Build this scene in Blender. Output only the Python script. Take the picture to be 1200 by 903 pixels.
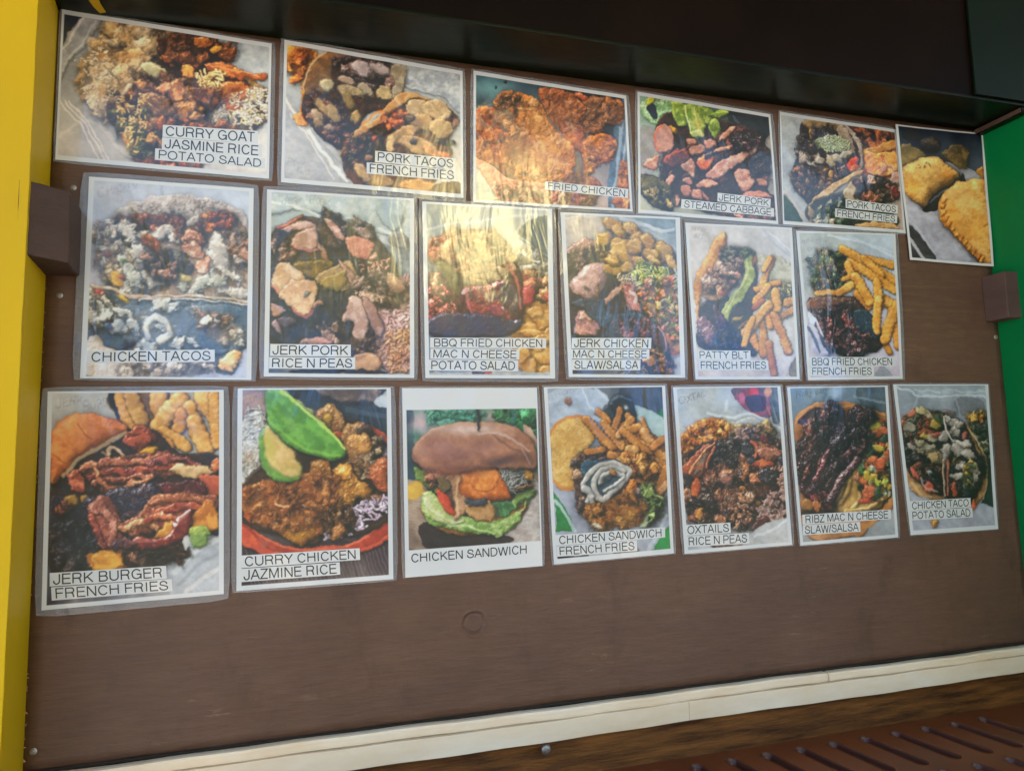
import bpy, bmesh, math, random, time
import numpy as np
from mathutils import Vector, Matrix
for o in list(bpy.data.objects): bpy.data.objects.remove(o)
sc = bpy.context.scene
COL = sc.collection
rnd = random.Random(7)
# ---------------------------------------------------------------- camera (metres; board front is the plane y = 0)
ZC = 1.55                                   # height of the lens above the ground
DC = 1.09896                                # distance of the lens from the board
yaw, pitch, roll = 0.29301504, 0.10020797, 0.02699113
cy_, sy_, cp_, sp_, cr_, sr_ = math.cos(yaw), math.sin(yaw), math.cos(pitch), math.sin(pitch), math.cos(roll), math.sin(roll)
RC = Matrix(((cy_, sy_, 0), (-sy_, cy_, 0), (0, 0, 1))) @ Matrix(((1, 0, 0), (0, cp_, -sp_), (0, sp_, cp_))) @ Matrix(((cr_, 0, sr_), (0, 1, 0), (-sr_, 0, cr_)))
cam = bpy.data.cameras.new('camera'); camo = bpy.data.objects.new('camera', cam); COL.objects.link(camo)
right, fwd, up = RC.col[0], RC.col[1], RC.col[2]
M = Matrix.Identity(4)
for i in range(3): M[i][0], M[i][1], M[i][2] = right[i], up[i], -fwd[i]
M[0][3], M[1][3], M[2][3] = 0, -DC, ZC
camo.matrix_world = M
cam.sensor_width = 36; cam.lens = 855.14 / 1200 * 36; cam.clip_start = .02; cam.clip_end = 500
sc.camera = camo
# ---------------------------------------------------------------- daylight; the stand shades its own front
SUN_EL, SUN_AZ = math.radians(52), math.radians(-14)      # the sun stands behind the stand, a little to its left
w = bpy.data.worlds.new('World'); sc.world = w; w.use_nodes = True
nt = w.node_tree; sky = nt.nodes.new('ShaderNodeTexSky'); sky.sky_type = 'NISHITA'; sky.sun_disc = False
sky.sun_elevation = SUN_EL; sky.sun_rotation = SUN_AZ; sky.air_density = 1.2; sky.dust_density = .6
bgn = nt.nodes['Background']; bgn.inputs[1].default_value = .13; nt.links.new(sky.outputs[0], bgn.inputs[0])
sl = bpy.data.lights.new('sun', 'SUN'); sl.energy = 4.8; sl.angle = math.radians(.5); sl.color = (1, .95, .86)
so = bpy.data.objects.new('sun', sl); COL.objects.link(so)
sd = Vector((math.sin(SUN_AZ) * math.cos(SUN_EL), math.cos(SUN_AZ) * math.cos(SUN_EL), math.sin(SUN_EL)))
so.rotation_euler = sd.to_track_quat('Z', 'Y').to_euler()
sc.view_settings.view_transform = 'Standard'; sc.view_settings.look = 'None'
sc.view_settings.exposure = 2.1; sc.view_settings.gamma = 1
sc.cycles.max_bounces = 8; sc.cycles.diffuse_bounces = 4; sc.cycles.transparent_max_bounces = 12
sc.cycles.sample_clamp_indirect = 6; sc.cycles.use_denoising = True; sc.cycles.denoising_prefilter = "ACCURATE"
# ---------------------------------------------------------------- helpers
def ray(px, py): return RC @ Vector(((px - 600) / 855.14, 1, -(py - 451.5) / 855.14))
def onY(px, py, Y=0.):                       # where the line of sight through a pixel of the photo meets the plane y = Y
    d = ray(px, py); t = (DC + Y) / d.y; return Vector((d.x * t, Y, ZC + d.z * t))
def mat(name, col, rough=.5, col2=None, nscale=6, bump=0, bscale=40, stretch=(1, 1, 1), spec=.5, coat=0, detail=6, contrast=1, bstretch=None):
    m = bpy.data.materials.new(name); m.use_nodes = True; N = m.node_tree.nodes; Lk = m.node_tree.links; B = N['Principled BSDF']
    B.inputs['Base Color'].default_value = (*col, 1); B.inputs['Roughness'].default_value = rough; B.inputs['Specular IOR Level'].default_value = spec
    B.inputs['Coat Weight'].default_value = coat
    tc = N.new('ShaderNodeTexCoord')
    def noise(scale, st, det=6):
        mp = N.new('ShaderNodeMapping'); mp.inputs['Scale'].default_value = st; Lk.new(tc.outputs['Object'], mp.inputs[0])
        n = N.new('ShaderNodeTexNoise'); n.inputs['Scale'].default_value = scale; n.inputs['Detail'].default_value = det; n.inputs['Roughness'].default_value = .62; Lk.new(mp.outputs[0], n.inputs[0]); return n
    if col2 is not None:
        n = noise(nscale, stretch, detail); r = N.new('ShaderNodeValToRGB'); Lk.new(n.outputs[0], r.inputs[0])
        r.color_ramp.elements[0].position = .5 - .22 / contrast; r.color_ramp.elements[1].position = .5 + .22 / contrast
        r.color_ramp.elements[0].color = (*col2, 1); r.color_ramp.elements[1].color = (*col, 1); Lk.new(r.outputs[0], B.inputs['Base Color'])
    if bump:
        n = noise(bscale, bstretch or stretch, 8); b = N.new('ShaderNodeBump'); b.inputs['Strength'].default_value = bump; b.inputs['Distance'].default_value = .002
        Lk.new(n.outputs[0], b.inputs['Height']); Lk.new(b.outputs[0], B.inputs['Normal'])
    return m
def link(name, me, m=None, parent=None, **pr):
    o = bpy.data.objects.new(name, me); COL.objects.link(o)
    if m is not None and me is not None: me.materials.append(m) if not me.materials else None
    if parent is not None: o.parent = parent
    for k, v in pr.items(): o[k] = v
    return o
def mesh(name, V, F): me = bpy.data.meshes.new(name); me.from_pydata([tuple(v) for v in V], [], F); me.update(); return me
def thing(name, label, cat, loc=(0, 0, 0), group=None):
    o = bpy.data.objects.new(name, None); COL.objects.link(o); o.location = loc; o['label'] = label; o['category'] = cat; o.empty_display_size = .02
    if group: o['group'] = group
    return o
def off(o, me): 
    L = o.location; me.transform(Matrix.Translation((-L[0], -L[1], -L[2]))); return me
def prism(name, foot, z0, z1, bev=0., top=None):          # foot: xy polygon, anticlockwise; top: optional other polygon
    n = len(foot); top = top or foot
    me = mesh(name, [(x, y, z0) for x, y in foot] + [(x, y, z1) for x, y in top], [tuple(range(n))[::-1], tuple(range(n, 2 * n))] + [(i, (i + 1) % n, n + (i + 1) % n, n + i) for i in range(n)])
    if bev:
        b = bmesh.new(); b.from_mesh(me); bmesh.ops.bevel(b, geom=b.edges[:], offset=bev, segments=2, affect='EDGES', profile=.6); b.to_mesh(me); b.free()
    return me
def box(name, x0, x1, y0, y1, z0, z1, bev=0.): return prism(name, [(x0, y0), (x1, y0), (x1, y1), (x0, y1)], z0, z1, bev)
def rough_up(me, seg, amp, axis_mask=(1, 1, 1), seed=0):   # subdivide along and jitter: worn, hand-painted timber
    b = bmesh.new(); b.from_mesh(me); lg = [e for e in b.edges if e.calc_length() > seg * 1.5]
    bmesh.ops.subdivide_edges(b, edges=lg, cuts=8, use_grid_fill=True); r = random.Random(seed)
    for v in b.verts:
        q = (math.sin(v.co.x * 31 + seed) + math.sin(v.co.x * 83 + v.co.z * 57 + seed * 2) + math.sin(v.co.z * 41 + seed * 3)) / 3 * amp
        for k in range(3): v.co[k] += q * axis_mask[k] + r.uniform(-amp, amp) * .25 * axis_mask[k]
    b.to_mesh(me); b.free(); return me
# ================================================================ the setting
X0T, X0B, X1T, X1B = -.3155, -.3245, 1.344, 1.364            # left and right edge of the board, at its top and foot
ZT, ZB = ZC + .643, ZC - .378                                # top and foot of the board
BROWN, BROWN2 = (.134, .071, .045), (.106, .058, .040)
m_brown = mat('brown_paint', BROWN, .42, BROWN2, 5, .35, 30, (1, 1, 5), spec=.45, contrast=1.3)
m_block = mat('brown_paint_on_timber', (.085, .050, .040), .65, (.055, .034, .028), 9, .8, 90, (1, 1, 3), spec=.2)
m_blockl = mat('brown_paint_end_grain', (.11, .068, .058), .65, (.078, .048, .042), 9, .7, 80, (1, 1, 3), spec=.2)
m_yellow = mat('yellow_gloss_paint', (.56, .36, .003), .5, (.47, .30, .003), 5, .22, 22, (1, 1, .5), spec=.2)
m_green = mat('green_gloss_paint', (.001, .165, .045), .4, (.001, .11, .03), 3, .15, 14, (1, 1, .5), spec=.15)
m_dark = mat('dark_green_gloss_paint', (.003, .006, .002), .32, (.002, .004, .001), 6, .5, 18, (.35, 1, 1), spec=.18)
m_black = mat('near_black_gloss_paint', (.010, .005, .003), .45, (.003, .002, .002), 3, .2, 10, spec=.05)
m_dgreen = mat('very_dark_green_paint', (.002, .009, .004), .5, (.001, .006, .003), 4, .15, 14, spec=.15)
m_white = mat('cream_white_paint', (.90, .80, .64), .45, (.74, .54, .33), 11, .35, 60, (.45, 1, 1.3), contrast=1.0, detail=10, spec=.3)
m_stain = mat('stained_wood', (.26, .10, .024), .55, (.055, .021, .008), 40, 1, 120, (.25, 1, 2.2), spec=.2, contrast=1.2, detail=14)
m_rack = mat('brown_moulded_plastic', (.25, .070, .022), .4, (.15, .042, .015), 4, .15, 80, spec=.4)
m_slot = mat('brown_plastic_shaded', (.085, .026, .016), .4)  # rack plastic darkened for the shade inside the slots
m_steel = mat('galvanised_steel', (.42, .41, .38), .35, (.2, .17, .14), 300); m_steel.node_tree.nodes['Principled BSDF'].inputs['Metallic'].default_value = .62
m_raw = mat('raw_torn_wood', (.50, .24, .07), .7, (.30, .14, .04), 90)
m_gap = mat('dark_gap', (.02, .014, .008), .9)
m_ground = mat('pale_concrete', (.52, .43, .32), .85, (.44, .36, .27), 1.5, .4, 30)
m_roof = mat('dark_roof_boards', (.05, .035, .025), .6, (.035, .025, .02), 5)
# panel paint gets a knot, scuffs and worn streaks of its own
def board_material():
    m = mat('scuffed_brown_board', BROWN, .4, BROWN2, 4, 0, spec=.3, stretch=(1, 1, 4)); N = m.node_tree.nodes; Lk = m.node_tree.links; B = N['Principled BSDF']; tc = [n for n in N if n.type == 'TEX_COORD'][0]
    base = B.inputs['Base Color'].links[0].from_socket
    def tex(sc_, st, det, lo, hi):
        mp = N.new('ShaderNodeMapping'); mp.inputs['Scale'].default_value = st; Lk.new(tc.outputs['Object'], mp.inputs[0]); n = N.new('ShaderNodeTexNoise'); n.inputs['Scale'].default_value = sc_; n.inputs['Detail'].default_value = det; n.inputs['Roughness'].default_value = .65; Lk.new(mp.outputs[0], n.inputs[0])
        r = N.new('ShaderNodeMapRange'); r.inputs[1].default_value = lo; r.inputs[2].default_value = hi; Lk.new(n.outputs[0], r.inputs[0]); return n, r
    n1, r1 = tex(40, (.35, 1, 1.8), 13, .60, .80); n2, r2 = tex(3, (1, 1, 1), 3, .48, .62)
    mul = N.new('ShaderNodeMath'); mul.operation = 'MULTIPLY'; Lk.new(r1.outputs[0], mul.inputs[0]); Lk.new(r2.outputs[0], mul.inputs[1])
    mx = N.new('ShaderNodeMixRGB'); mx.inputs[2].default_value = (.34, .25, .17, 1); Lk.new(mul.outputs[0], mx.inputs[0]); Lk.new(base, mx.inputs[1]); Lk.new(mx.outputs[0], B.inputs['Base Color'])
    
    vw = N.new('ShaderNodeVectorMath'); vw.operation = 'DISTANCE'; kw = onY(1085, 375); vw.inputs[1].default_value = (kw.x, 0, kw.z); Lk.new(tc.outputs['Object'], vw.inputs[0])
    mw = N.new('ShaderNodeMapRange'); mw.inputs[1].default_value = .03; mw.inputs[2].default_value = .16; mw.inputs[3].default_value = 1; mw.inputs[4].default_value = 0; Lk.new(vw.outputs['Value'], mw.inputs[0])
    nw, rw = tex(46, (.2, 1, 2.2), 12, .50, .72); ma = N.new('ShaderNodeMath'); ma.operation = 'MULTIPLY'; Lk.new(mw.outputs[0], ma.inputs[0]); Lk.new(rw.outputs[0], ma.inputs[1])
    mx2 = N.new('ShaderNodeMixRGB'); mx2.inputs[2].default_value = (.17, .105, .048, 1); Lk.new(ma.outputs[0], mx2.inputs[0]); Lk.new(mx.outputs[0], mx2.inputs[1])
    ns, rs = tex(70, (.3, 1, 1.8), 10, .3, .72); mv = N.new('ShaderNodeMapRange'); mv.inputs[3].default_value = .84; mv.inputs[4].default_value = 1.13; Lk.new(rs.outputs[0], mv.inputs[0])
    mm = N.new('ShaderNodeVectorMath'); mm.operation = 'SCALE'; Lk.new(mx2.outputs[0], mm.inputs[0]); Lk.new(mv.outputs[0], mm.inputs['Scale']); 
    nd, rd = tex(13, (1.3, 1, .7), 8, .54, .72); me_ = N.new('ShaderNodeMapRange'); me_.inputs[3].default_value = 1; me_.inputs[4].default_value = .72; Lk.new(rd.outputs[0], me_.inputs[0])
    nl, rl_ = tex(5, (1, 1, 1), 5, .35, .65); mf = N.new('ShaderNodeMapRange'); mf.inputs[3].default_value = .90; mf.inputs[4].default_value = 1.10; Lk.new(rl_.outputs[0], mf.inputs[0]); mg = N.new('ShaderNodeMath'); mg.operation = 'MULTIPLY'; Lk.new(me_.outputs[0], mg.inputs[0]); Lk.new(mf.outputs[0], mg.inputs[1])
    mn = N.new('ShaderNodeVectorMath'); mn.operation = 'SCALE'; Lk.new(mm.outputs[0], mn.inputs[0]); Lk.new(mg.outputs[0], mn.inputs['Scale']); Lk.new(mn.outputs[0], B.inputs['Base Color'])
    n3, r3 = tex(55, (.35, 1, 2.0), 12, .35, .7); n4, r4 = tex(8, (.6, 1, 1.6), 4, .3, .7)
    # the knot: distorted rings round one point
    vm = N.new('ShaderNodeVectorMath'); vm.operation = 'DISTANCE'; k = onY(559, 725); vm.inputs[1].default_value = (k.x, 0, k.z); dn = N.new('ShaderNodeVectorMath'); dn.operation = 'ADD'
    nn = N.new('ShaderNodeTexNoise'); nn.inputs['Scale'].default_value = 30; sca = N.new('ShaderNodeVectorMath'); sca.operation = 'SCALE'; sca.inputs['Scale'].default_value = .011; Lk.new(tc.outputs['Object'], nn.inputs[0]); Lk.new(nn.outputs[1], sca.inputs[0]); Lk.new(tc.outputs['Object'], dn.inputs[0]); Lk.new(sca.outputs[0], dn.inputs[1]); Lk.new(dn.outputs[0], vm.inputs[0])
    cr = N.new('ShaderNodeValToRGB'); cr.color_ramp.interpolation = 'EASE'; el = cr.color_ramp.elements; el[0].position = 0; el[0].color = (.35, .35, .35, 1); el[1].position = 1; el[1].color = (.5, .5, .5, 1)
    for p, v in ((.42, .45), (.55, 0), (.66, .8), (.8, .5)): e = el.new(p); e.color = (v, v, v, 1)
    sc2 = N.new('ShaderNodeMath'); sc2.operation = 'MULTIPLY'; sc2.inputs[1].default_value = 1 / .030; Lk.new(vm.outputs['Value'], sc2.inputs[0]); Lk.new(sc2.outputs[0], cr.inputs[0])
    b1 = N.new('ShaderNodeBump'); b1.inputs['Strength'].default_value = 1; b1.inputs['Distance'].default_value = .0016; Lk.new(n3.outputs[0], b1.inputs['Height'])
    b2 = N.new('ShaderNodeBump'); b2.inputs['Strength'].default_value = .5; b2.inputs['Distance'].default_value = .004; Lk.new(n4.outputs[0], b2.inputs['Height']); Lk.new(b1.outputs[0], b2.inputs['Normal'])
    b3 = N.new('ShaderNodeBump'); b3.inputs['Strength'].default_value = .85; b3.inputs['Distance'].default_value = .003; Lk.new(cr.outputs[0], b3.inputs['Height']); Lk.new(b2.outputs[0], b3.inputs['Normal']); Lk.new(b3.outputs[0], B.inputs['Normal'])
    rr = N.new('ShaderNodeMapRange'); rr.inputs[3].default_value = .30; rr.inputs[4].default_value = .55; Lk.new(n4.outputs[0], rr.inputs[0]); Lk.new(rr.outputs[0], B.inputs['Roughness'])
    return m
link('ground', mesh('ground', [(-80, -120, 0), (80, -120, 0), (80, 80, 0), (-80, 80, 0)], [(0, 1, 2, 3)]), m_ground, kind='structure')
# ---- the food stand: back wall, roof, posts, header
st = thing('food_stand', 'dark timber food stand with a black header over the recessed menu board', 'food stand', (0, 0, 0))
link('back_wall', box('back_wall', -1.6, 2.8, .02, .14, 0, 2.9), m_black, st)
link('roof', box('roof', -1.9, 3.3, -1.3, .6, 2.72, 2.80), m_roof, st)
link('header', box('header', -.9, 2.3, -.11, .018, ZT + .0005, 2.71, .0015), m_black, st)
link('soffit', box('soffit', X0B - .02, X1B + .08, -.1105, .016, ZT - .0015, ZT + .0035, .0008), m_dark, st)
g = onY(1137, 60, -.113)
link('green_header_board', box('green_header_board', g.x, 2.2, -.117, -.112, ZT + .004, 2.70, .001), m_dgreen, st)
link('lower_wall', box('lower_wall', -1.6, 2.8, -.002, .018, 0, ZC - .50), m_black, st)
# the menu board
bd = thing('menu_board', 'brown painted plywood board, scuffed and knotted, carrying all the food photos', 'board', (0, 0, 0))
bm = bmesh.new(); nx, nzc = 90, 60; vs = []
for j in range(nzc + 1):
    t = j / nzc; z = ZB + (ZT - ZB) * t; xa = X0B + (X0T - X0B) * t; xb = X1B + (X1T - X1B) * t
    vs.append([bm.verts.new((xa + (xb - xa) * i / nx, .00015 * math.sin(i * .31 + j * .12) * math.sin(j * .17), z)) for i in range(nx + 1)])
for j in range(nzc):
    for i in range(nx): bm.faces.new((vs[j][i], vs[j][i + 1], vs[j + 1][i + 1], vs[j + 1][i]))
g_ = bmesh.ops.extrude_face_region(bm, geom=bm.faces[:])
for v in g_['geom']:
    if isinstance(v, bmesh.types.BMVert): v.co.y += .014
me = bpy.data.meshes.new('plywood'); bmesh.ops.recalc_face_normals(bm, faces=bm.faces[:]); bm.to_mesh(me); bm.free()
for p in me.polygons: p.use_smooth = True
link('plywood', me, board_material(), bd)
V, F = [], []
for i in range(26):                                           # slivers of bare wood torn along the left edge
    py = rnd.choice([rnd.uniform(120, 880), rnd.uniform(760, 890), rnd.uniform(330, 700)]); z = onY(40, py).z; t = (z - ZB) / (ZT - ZB); x = X0B + (X0T - X0B) * t + .001
    l = rnd.uniform(.001, .0032) * (1.3 if py > 760 else .5); h = rnd.uniform(.0012, .003); d = rnd.uniform(-.004, .004); k = len(V)
    V += [(x, -.0008, z - h), (x + l, -.0012, z + d), (x, -.0008, z + h), (x, -.0030, z)]; F += [(k, k + 1, k + 3), (k + 3, k + 1, k + 2), (k, k + 3, k + 2)]
link('torn_wood_edge', mesh('torn_wood_edge', V, F), m_raw, bd, kind='stuff')
def screw(px, py, r, par, y=0.):
    p = onY(px, py, y); b = bmesh.new(); bmesh.ops.create_uvsphere(b, u_segments=16, v_segments=8, radius=r)
    for v in b.verts: v.co.y *= .35
    bmesh.ops.delete(b, geom=[v for v in b.verts if v.co.y > .0001], context='VERTS')
    for s in (0, 1):                                          # the cross recess, as raised dark bars sunk by their material
        c = bmesh.ops.create_cube(b, size=1)['verts']
        for v in c: v.co = Vector((v.co.x * (r * 1.1 if s else r * .2), v.co.y * .0006 - r * .35, v.co.z * (r * .2 if s else r * 1.1)))
    me = bpy.data.meshes.new('screw_head'); b.to_mesh(me); b.free(); me.materials.append(m_steel)
    o = link('screw', me, None, par); o.location = p; return o
for px, py, r in ((86, 220, .0042), (70, 346, .0042), (39, 880, .0046), (1167, 395, .0048)): screw(px, py, r, bd)
# yellow post on the left with its inner reveal
lp = thing('yellow_post', 'bright yellow painted post standing left of the menu board', 'post', (0, 0, 0))
me = prism('post_timber', [(-.9, -.11), (-.3235, -.11), (X0B - .009, .012), (-.9, .012)], 0, ZT + .4, .0012, top=[(-.9, -.11), (-.303, -.11), (X0T + .001, .012), (-.9, .012)])
bmx = bmesh.new(); bmx.from_mesh(me); bmesh.ops.subdivide_edges(bmx, edges=[e for e in bmx.edges if e.calc_length() > 1], cuts=160, use_grid_fill=True)
for v in bmx.verts:
    if v.co.x > -.5 and v.co.y < -.05: v.co.x += .0003 * math.sin(v.co.z * 90) * math.sin(v.co.z * 37) + rnd.uniform(-.00025, .00025)
bmx.to_mesh(me); bmx.free(); link('post_timber', me, m_yellow, lp)
# green side on the right
rp = thing('green_post', 'deep green painted side wall closing the menu board on the right', 'post', (0, 0, 0))
link('post_timber', prism('green_timber', [(X1B + .030, -.50), (2.3, -.50), (2.3, .012), (X1B + .008, .012)], 0, ZT - .002, .0012, top=[(X1T + .006, -.50), (2.3, -.50), (2.3, .012), (X1T, .012)]), m_green, rp)  # its forward reach is unseen, lengthened to shade the board and left reveal
link('corner_moulding', box('corner_moulding', X1T - .016, X1T + .001, -.108, -.001, ZT - .014, ZT - .002, .002), m_dark, rp)
link('moulding_edge', box('moulding_edge', X1T - .019, X1T - .0165, -.106, -.003, ZT - .0125, ZT - .004, .0006), m_block, rp)
# stub blocks of timber
lb = thing('timber_block', 'dark brown wooden block with a slanted face, wedged against the yellow post', 'wood block', (-.3, 0, ZC + .262))
link('block_timber', off(lb, rough_up(prism('block', [(-.319, -.1105), (-.2735, -.073), (-.2785, .0), (-.330, .0)], ZC + .262, ZC + .3555, .0025), .02, .0006, seed=3)), m_block, lb)
rb = thing('timber_block', 'squared brown wooden block jutting out beside the green side wall', 'wood block', (1.33, 0, ZC + .243))
link('block_timber', off(rb, rough_up(box('block_r', 1.317, 1.46, -.05, 0, ZC + .2445, ZC + .3355, .0022), .02, .0005, seed=5)), m_blockl, rb)
# ---- white trim, stained rail
tr = thing('white_trim', 'cream white double trim running under the brown board, cracked at its joints', 'trim', (0, 0, 0))
def strip(name, xa, xb, yf, z0, z1, bev, m, par, seed):
    foot = [(xa, yf), (xb, yf), (xb, -.0015), (xa, -.0015)]; me = prism(name, foot, z0, z1, bev)
    b = bmesh.new(); b.from_mesh(me); bmesh.ops.subdivide_edges(b, edges=[e for e in b.edges if e.calc_length() > .2], cuts=40, use_grid_fill=True)
    for v in b.verts: q = .0007 * math.sin(v.co.x * 9 + seed) + .0004 * math.sin(v.co.x * 41 + seed); v.co.z += q; v.co.y += q * .5
    b.to_mesh(me); b.free(); return link(name, me, m, par)
zu0, zu1, zl0 = ZC - .3925, ZC - .3765, ZC - .4215
cx = onY(972, 793, -.018).x
strip('upper_strip', -.45, cx - .0004, -.0175, zu0 + .0004, zu1, .0045, m_white, tr, 1)
strip('upper_strip', cx + .0004, 1.8, -.0172, zu0 + .0004, zu1 - .0005, .0045, m_white, tr, 1.2)
jx = onY(808, 836, -.02).x
strip('lower_strip', -.45, jx - .0003, -.0205, zl0, zu0 + .0001, .0006, m_white, tr, 2)
strip('lower_strip', jx + .0003, 1.8, -.0202, zl0, zu0 + .0001, .0006, m_white, tr, 2.1)
link('dark_gap', box('dark_gap', -.33, 1.37, -.0035, -.0012, zu1 - .001, ZB + .0045, .0008), m_gap, tr)  # near-black strip along the joint between board and trim
rl = thing('stained_rail', 'dark stained wooden rail under the white trim', 'rail', (0, 0, 0))
strip('rail_board', -.6, 1.9, -.006, ZC - .60, zl0 - .0012, .001, m_stain, rl, 5)
kn = thing('screw_hook', 'small grey metal knob screwed in just below the white trim', 'knob', tuple(onY(637, 874, -.006)))
b = bmesh.new(); bmesh.ops.create_uvsphere(b, u_segments=20, v_segments=12, radius=.0078)
for v in b.verts: v.co.y = v.co.y * .6 - .012
me = bpy.data.meshes.new('knob'); b.to_mesh(me); b.free(); [setattr(p, 'use_smooth', True) for p in me.polygons]; link('knob', me, m_steel, kn)
b = bmesh.new(); bmesh.ops.create_cone(b, segments=16, radius1=.0028, radius2=.0028, depth=.012, cap_ends=True, matrix=Matrix.Translation((0, -.004, 0)) @ Matrix.Rotation(math.pi / 2, 4, 'X'))
me = bpy.data.meshes.new('shank'); b.to_mesh(me); b.free(); link('shank', me, m_steel, kn)
# ---- the slotted plastic rack lying in front of the rail
zr = ZC - .481
rk = thing('slotted_rack', 'reddish brown plastic rack with slanting slots, lying below the stained rail', 'rack', (0, 0, zr))
def slot_outline(hx_, hy, ex, ey, r, n=8):
    a = math.atan2(ey - hy, ex - hx_); out = []
    for k in range(n + 1): t = a + math.pi / 2 + math.pi * k / n; out.append((hx_ + r * math.cos(t), hy + r * math.sin(t)))
    for k in range(n + 1): t = a - math.pi / 2 + math.pi * k / n; out.append((ex + r * math.cos(t), ey + r * math.sin(t)))
    return out
slots = []
for k in range(-12, 8):
    h = .727 + k * .0637
    slots.append((h, -.046, h + .010, -.149)); slots.append((h + .014, -.190, h + .024, -.293))
bm = bmesh.new(); fx0, fx1, fy0, fy1 = -.2, 1.45, -.34, -.0075
outer = [(fx0, fy0), (fx1, fy0), (fx1, fy1), (fx0, fy1)]
def loop(p, z=0.): v = [bm.verts.new((x, y, z)) for x, y in p]; return v, [bm.edges.new((v[i], v[(i + 1) % len(v)])) for i in range(len(v))]
eds = loop(outer)[1]; R0 = .0118
for s_ in slots: eds += loop(slot_outline(*s_, R0))[1]
bmesh.ops.triangle_fill(bm, use_beauty=True, edges=eds)
bmesh.ops.recalc_face_normals(bm, faces=bm.faces[:])
if sum(f.normal.z for f in bm.faces) < 0: bmesh.ops.reverse_faces(bm, faces=bm.faces[:])
vo = [v for v in bm.verts if abs(v.co.x - fx0) < 1e-6 or abs(v.co.x - fx1) < 1e-6 or abs(v.co.y - fy0) < 1e-6 or abs(v.co.y - fy1) < 1e-6]
me = bpy.data.meshes.new('rack_top'); bm.to_mesh(me); bm.free(); link('rack_top', me, m_rack, rk)
for nm, bxx in (('rack_rim', (fx0, fx1, fy0 - .012, fy0, -.04, -.0003)), ('rack_base', (fx0, fx1, fy0, fy1, -.045, -.035))): link(nm, box(nm, *bxx, .001), m_rack, rk)
def slot_mesh(s_):                                            # rounded lip, sloping wall, floor and the raised centre rib
    h = (0, 0, s_[2] - s_[0], s_[3] - s_[1]); rings = [(R0 + .0018, .0004), (R0 + .0004, .0011), (R0 - .0006, .0006), (R0 - .0022, -.004), (R0 - .0034, -.012)]
    V = []; F = []
    for r, z in rings: V += [(x, y, z) for x, y in slot_outline(*h, r)]
    n = len(V) // len(rings)
    for j in range(len(rings) - 1):
        for i in range(n): F.append((j * n + i, j * n + (i + 1) % n, (j + 1) * n + (i + 1) % n, (j + 1) * n + i))
    F.append(tuple(range((len(rings) - 1) * n, len(rings) * n)))
    k = len(V); L = math.hypot(h[2], h[3]); ux, uy = h[2] / L, h[3] / L; wv = .0011
    for t, z in ((.004, -.011), (L - .004, -.011)):
        for sgn in (-1, 1): V.append((ux * t - uy * wv * sgn, uy * t + ux * wv * sgn, z))
    for t in (.006, L - .006): V.append((ux * t, uy * t, -.0045))
    F += [(k, k + 2, k + 5, k + 4), (k + 3, k + 1, k + 4, k + 5)]
    return mesh('slot', V, F)
ms = {}
for i, s_ in enumerate(slots):
    key = i % 2
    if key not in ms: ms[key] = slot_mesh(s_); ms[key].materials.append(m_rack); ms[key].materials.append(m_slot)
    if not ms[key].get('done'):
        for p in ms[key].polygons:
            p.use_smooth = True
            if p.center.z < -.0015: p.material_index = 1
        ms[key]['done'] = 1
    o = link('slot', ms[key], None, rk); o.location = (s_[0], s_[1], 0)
# a run of yellow paint on the soffit
q = []
for px, py in ((100, -6), (113, -6), (118, 5), (124, 14), (117, 15), (109, 7)):
    d = ray(px, py); t = (ZT - .0022 - ZC) / d.z; q.append((d.x * t, -DC + d.y * t, 0))
pr_ = thing('paint_drip', 'streak of yellow paint spilt on the dark soffit above the top left photo', 'paint', (q[0][0], q[0][1], ZT - .0022))
me = mesh('drip', q + [(x, y, -.001) for x, y, z in q], [tuple(range(6)), tuple(range(6, 12))[::-1]] + [(i, (i + 1) % 6, 6 + (i + 1) % 6, 6 + i) for i in range(6)])
me.transform(Matrix.Translation((-q[0][0], -q[0][1], 0))); link('drip', me, m_yellow, pr_)
# ================================================================ added things out of view, placed for their reflections in the glossy prints
m_leaf = mat('yellowing_leaves', (.62, .52, .07), .36, (.22, .26, .04), .9, spec=.8); m_bark = mat('bark', (.16, .12, .09), .9, (.1, .08, .06), 20, .6, 30)
def tree(x, y, h, r, seed, label, n=5200):  # unseen trees, added for the yellow reflections in the prints
    t = thing('added_tree', label, 'tree', (x, y, 0), 'added trees across the yard'); rr = random.Random(seed); V, F = [], []
    for (a, b_, ra, rb_) in [((0, 0, 0), (0.1, 0, h * .45), .16, .11)] + [((.1, 0, h * .42), (r * .6 * math.cos(k * 1.3), r * .6 * math.sin(k * 1.3), h * .75), .08, .03) for k in range(5)]:
        k = len(V); a = Vector(a); b_ = Vector(b_)
        for c, rad in ((a, ra), (b_, rb_)):
            for i in range(8): V.append((c.x + rad * math.cos(i * .785), c.y + rad * math.sin(i * .785), c.z))
        F += [(k + i, k + (i + 1) % 8, k + 8 + (i + 1) % 8, k + 8 + i) for i in range(8)]
    link('trunk', mesh('trunk', V, F), m_bark, t)
    V, F = [], []; cl = [(rr.gauss(0, r * .42), rr.gauss(0, r * .42), h * .70 + rr.gauss(0, h * .14)) for _ in range(30)]
    for i in range(n):
        c = cl[rr.randrange(30)]; p = Vector((c[0] + rr.gauss(0, r * .17), c[1] + rr.gauss(0, r * .17), c[2] + rr.gauss(0, r * .15))); s_ = rr.uniform(.06, .13)
        u = Vector((rr.gauss(0, 1), rr.gauss(0, 1), rr.gauss(0, 1))).normalized(); v = u.orthogonal().normalized(); k = len(V)
        V += [p - u * s_, p + v * s_ * .6, p + u * s_, p - v * s_ * .6]; F.append((k, k + 1, k + 2, k + 3))
    link('crown', mesh('crown', V, F), m_leaf, t)
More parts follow.
